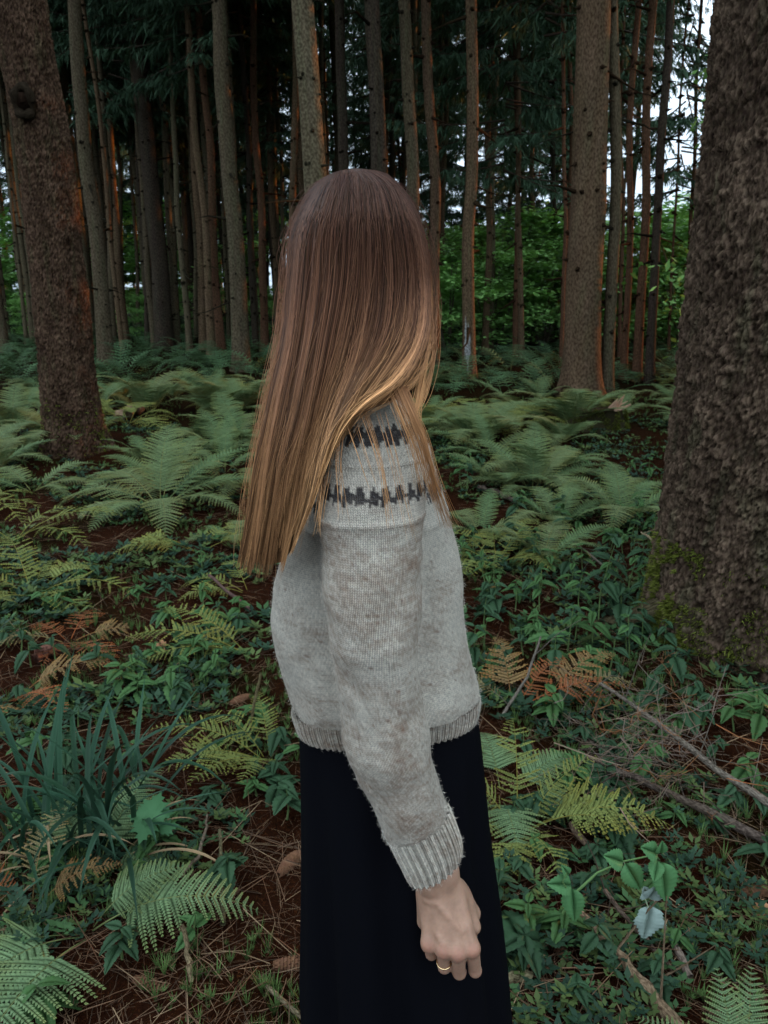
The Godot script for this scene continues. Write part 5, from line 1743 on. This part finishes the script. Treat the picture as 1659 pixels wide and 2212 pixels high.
# a place in the hair: phi turns round the head (0 faces the camera), s runs from the parting to the ends, lift stands off the surface
func hair_at(phi: float, s: float, lift: float) -> Vector3:
	var a := 0.5 + 0.5 * sin(phi)
	var p := guide(a, s)
	var low := smoothstep(600.0, 900.0, p.y)
	var base := lerpf(0.93, lerpf(0.900, 0.815, smoothstep(0.0, 0.9, a)), low)
	var thick := lerpf(0.025 + 0.062 * sqrt(clampf((p.y - 362.0) / 110.0, 0.0, 1.0)), 0.036, low)
	if cos(phi) < 0.0: thick = lerpf(0.026 + 0.048 * sqrt(clampf((p.y - 364.0) / 70.0, 0.0, 1.0)), 0.05, low)
	# the hair falls in a wave: a hollow below the crown on the front side, a swell beyond it
	var ripple: float = 0.012 * exp(-pow((a - 0.93) / 0.10, 2.0) - pow((s - 0.45) / 0.28, 2.0)) - 0.020 * exp(-pow((a - 0.74) / 0.11, 2.0) - pow((s - 0.42) / 0.20, 2.0)) + 0.010 * sin(a * 19.0 + s * 4.0) * smoothstep(0.25, 0.7, s)
	lift += ripple
	return at(p.x, p.y, base - (thick + lift) * cos(phi) + lift * 0.5)

func hair_colour(a: float, s: float, gold: float) -> Color:
	var root := Color(0.058, 0.028, 0.019)
	var mid := Color(0.170, 0.076, 0.042)
	var end := Color(0.19, 0.092, 0.042).lerp(Color(0.62, 0.325, 0.140), clampf(smoothstep(0.2, 0.75, a) * 0.75 + gold * 0.45, 0.0, 1.0))
	var c := root.lerp(mid, smoothstep(0.10, 0.52, s))
	return c.lerp(end, smoothstep(0.42 - gold * 0.2, 0.92, s))

func strand(m: MB, pts: Array, r0: float, cols: Array) -> void:
	var n := pts.size()
	var first := m.v.size()
	for k in n:
		var d: Vector3 = (pts[mini(k + 1, n - 1)] - pts[maxi(k - 1, 0)]).normalized()
		var x := d.cross(Vector3.BACK).normalized()
		var y := x.cross(d)
		var r := r0 * (1.0 - 0.8 * pow(float(k) / n, 2.0))
		m.v.push_back(pts[k] + x * r); m.v.push_back(pts[k] - x * r * 0.5 + y * r * 0.87); m.v.push_back(pts[k] - x * r * 0.5 - y * r * 0.87)
		for q in 3:
			m.c.push_back(cols[k]); m.t.push_back(Vector2.ZERO)
	for k in n - 1:
		var b := first + k * 3
		for q in 3:
			var e := (q + 1) % 3
			m.i.append_array(PackedInt32Array([b + q, b + 3 + q, b + e, b + e, b + 3 + q, b + 3 + e]))

func hair(person: Node3D) -> void:
	for g in GUIDES:
		var row := []
		for k in 33:
			var q := k / 32.0 * 8.0
			var i := mini(int(q), 7)
			var p := []
			for j in [maxi(i - 1, 0), i, i + 1, mini(i + 2, 8)]: p.append(Vector2(g[j][0], g[j][1]))
			row.append((p[1] as Vector2).cubic_interpolate(p[2], p[0], p[3], q - i))
		flow.append(row)
	rng.seed = 100
	# the mass below the strands
	var under := MB.new()
	var cols_ := 61
	for r in 40:
		for k in cols_:
			var phi := lerpf(-2.25, 1.75, k / float(cols_ - 1))
			var s := r / 39.0 * 0.955
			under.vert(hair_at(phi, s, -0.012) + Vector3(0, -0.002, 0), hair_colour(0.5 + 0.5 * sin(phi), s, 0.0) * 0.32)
	under.sheet(0, 40, cols_)
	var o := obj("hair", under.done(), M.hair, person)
	var m := MB.new()
	var N := 22
	for l in 250:
		var phi0 := lerpf(-2.3, 1.72, (l + rf(0.0, 1.0)) / 250.0)
		var gold := maxf(0.0, rng.randfn() * 0.33)
		var tone: float = [0.42, 0.6, 0.8, 1.0, 1.2, 1.45][rng.randi() % 6] * rf(0.9, 1.1)
		var ls := 1.0 - pow(rf(0, 1), 1.4) * 0.20
		var off := rf(-0.012, 0.011)
		var wave := rf(0.0, 0.09)
		var wp := rf(0, TAU)
		for q in 44:
			var dphi := rng.randfn() * 0.038
			var thin := rf(0.0, 1.0)
			var dl := rng.randfn() * 0.0022
			var end := ls * (1.0 - pow(rf(0, 1), 2.0) * 0.09)
			var start := rf(0.0, 0.05) if thin < 0.6 else rf(0.0, 0.30)
			var g2 := gold + rng.randfn() * 0.12
			var t2 := tone * (rf(0.70, 1.35) if rf(0, 1) > 0.22 else rf(0.25, 0.5))
			var pts := []
			var cols := []
			var wob := rf(0, TAU)
			for k in N:
				var f := float(k) / (N - 1)
				var s := lerpf(start, end, f)
				var spread := 1.0 - 0.62 * smoothstep(0.35, 1.0, f)
				var phi := phi0 + dphi * spread + wave * sin(wp + s * 5.0) * s + 0.010 * sin(wob + s * 9.0) * s
				var lift := off * smoothstep(0.08, 0.5, s) + dl * minf(1.0, s * 4.0) + 0.0015
				pts.append(hair_at(phi, s, lift))
				cols.append(hair_colour(0.5 + 0.5 * sin(phi), s, g2) * t2)
			strand(m, pts, rf(0.00030, 0.00046), cols)
	# the hair above the forehead, on the side turned to the wood
	for q in 1400:
		var phi0 := rf(1.6, 4.1)
		var pts := []
		var cols := []
		var tone := rf(0.5, 1.3)
		var end := rf(0.09, 0.13)
		for k in 7:
			var s := end * k / 6.0
			pts.append(hair_at(phi0 - 0.10 * s * signf(phi0 - 2.76), s, 0.003))
			cols.append(hair_colour(0.5, s, 0.0) * tone)
		strand(m, pts, 0.0006, cols)
	# loose locks: over the front shoulder, down the sleeve, beside the face
	for a in [
		[[[880, 500, 0.885], [924, 600, 0.90], [924, 720, 0.885], [908, 830, 0.84], [896, 900, 0.81], [896, 960, 0.80]], 60, 0.6, 5.0],
		[[[862, 830, 0.815], [884, 880, 0.790], [912, 945, 0.785], [934, 1025, 0.80], [955, 1090, 0.825], [974, 1142, 0.86]], 75, 0.7, 7.5],
		[[[850, 850, 0.81], [872, 905, 0.783], [898, 975, 0.784], [915, 1040, 0.80], [930, 1085, 0.82]], 30, 0.9, 9.0],
		[[[930, 640, 0.91], [936, 760, 0.89], [915, 850, 0.85], [880, 905, 0.80]], 36, 0.3, 5.0],
		[[[780, 880, 0.805], [800, 930, 0.785], [824, 1010, 0.772], [836, 1085, 0.770], [843, 1142, 0.769]], 9, 0.75, 6.0],
		[[[742, 930, 0.80], [735, 1000, 0.788], [738, 1070, 0.782], [740, 1130, 0.780]], 6, 0.8, 5.0],
		[[[826, 890, 0.80], [850, 980, 0.776], [872, 1080, 0.776], [893, 1180, 0.777]], 5, 0.8, 6.0],
		[[[752, 915, 0.80], [775, 980, 0.776], [802, 1060, 0.772]], 5, 0.9, 8.0],
		[[[700, 1020, 0.80], [690, 1090, 0.79], [686, 1160, 0.785]], 9, 0.8, 7.0]]:
		var way: Array = a[0]
		for q in a[1]:
			var sx: float = rng.randfn() * a[3]
			var sz := rng.randfn() * 0.003
			var pts := []
			var cols := []
			var g2: float = a[2] + rng.randfn() * 0.2
			var tt := rf(0.75, 1.2)
			var end := 1.0 - pow(rf(0, 1), 2.0) * 0.3
			var curl := rng.randfn() * 9.0
			for k in 16:
				var f := k / 15.0 * end
				var u := f * (way.size() - 1)
				var i := mini(int(u), way.size() - 2)
				var pp := []
				for j in [maxi(i - 1, 0), i, i + 1, mini(i + 2, way.size() - 1)]: pp.append(Vector3(way[j][0], way[j][1], way[j][2]))
				var c: Vector3 = (pp[1] as Vector3).cubic_interpolate(pp[2], pp[0], pp[3], u - i)
				pts.append(at(c.x + sx * (1.0 - 0.5 * f) + curl * f * f, c.y, c.z + sz))
				cols.append(hair_colour(0.8, 0.45 + 0.5 * f, g2) * tt)
			strand(m, pts, 0.00034, cols)
	# flyaways
	for q in 420:
		var phi0 := rf(-1.75, 1.6)
		var start := rf(0.0, 0.7)
		var end := minf(1.0, start + rf(0.12, 0.5))
		var amp := rf(0.002, 0.012)
		var w1 := rf(0, TAU)
		var pts := []
		var cols := []
		for k in 14:
			var f := k / 13.0
			var s := lerpf(start, end, f)
			var p := hair_at(phi0 + 0.05 * sin(w1 + f * 4.0), s, 0.004 + amp * sin(PI * minf(f * 1.2, 1.0)))
			p += Vector3(sin(w1 + f * 5.0), cos(w1 * 2.0 + f * 4.0), 0) * amp * 0.5 * f
			if absf(phi0) > 1.1: p.x += signf(phi0) * amp * sin(PI * f) * 0.8
			pts.append(p)
			cols.append(hair_colour(0.5 + 0.5 * sin(phi0), s, 0.5) * 1.25)
		strand(m, pts, 0.00026, cols)
	obj("strands", m.done(), M.hair, o)

func woman() -> void:
	var t := Node3D.new()
	t.name = "person"
	add_child(t)
	tag(t, "woman standing turned away with long ombre hair, grey knitted sweater and black skirt", "person")
	body(t)
	skirt(t)
	sweater(t)
	hair(t)
	t.position = on(0.03, MID)
	for o in t.get_children(): o.position -= t.position
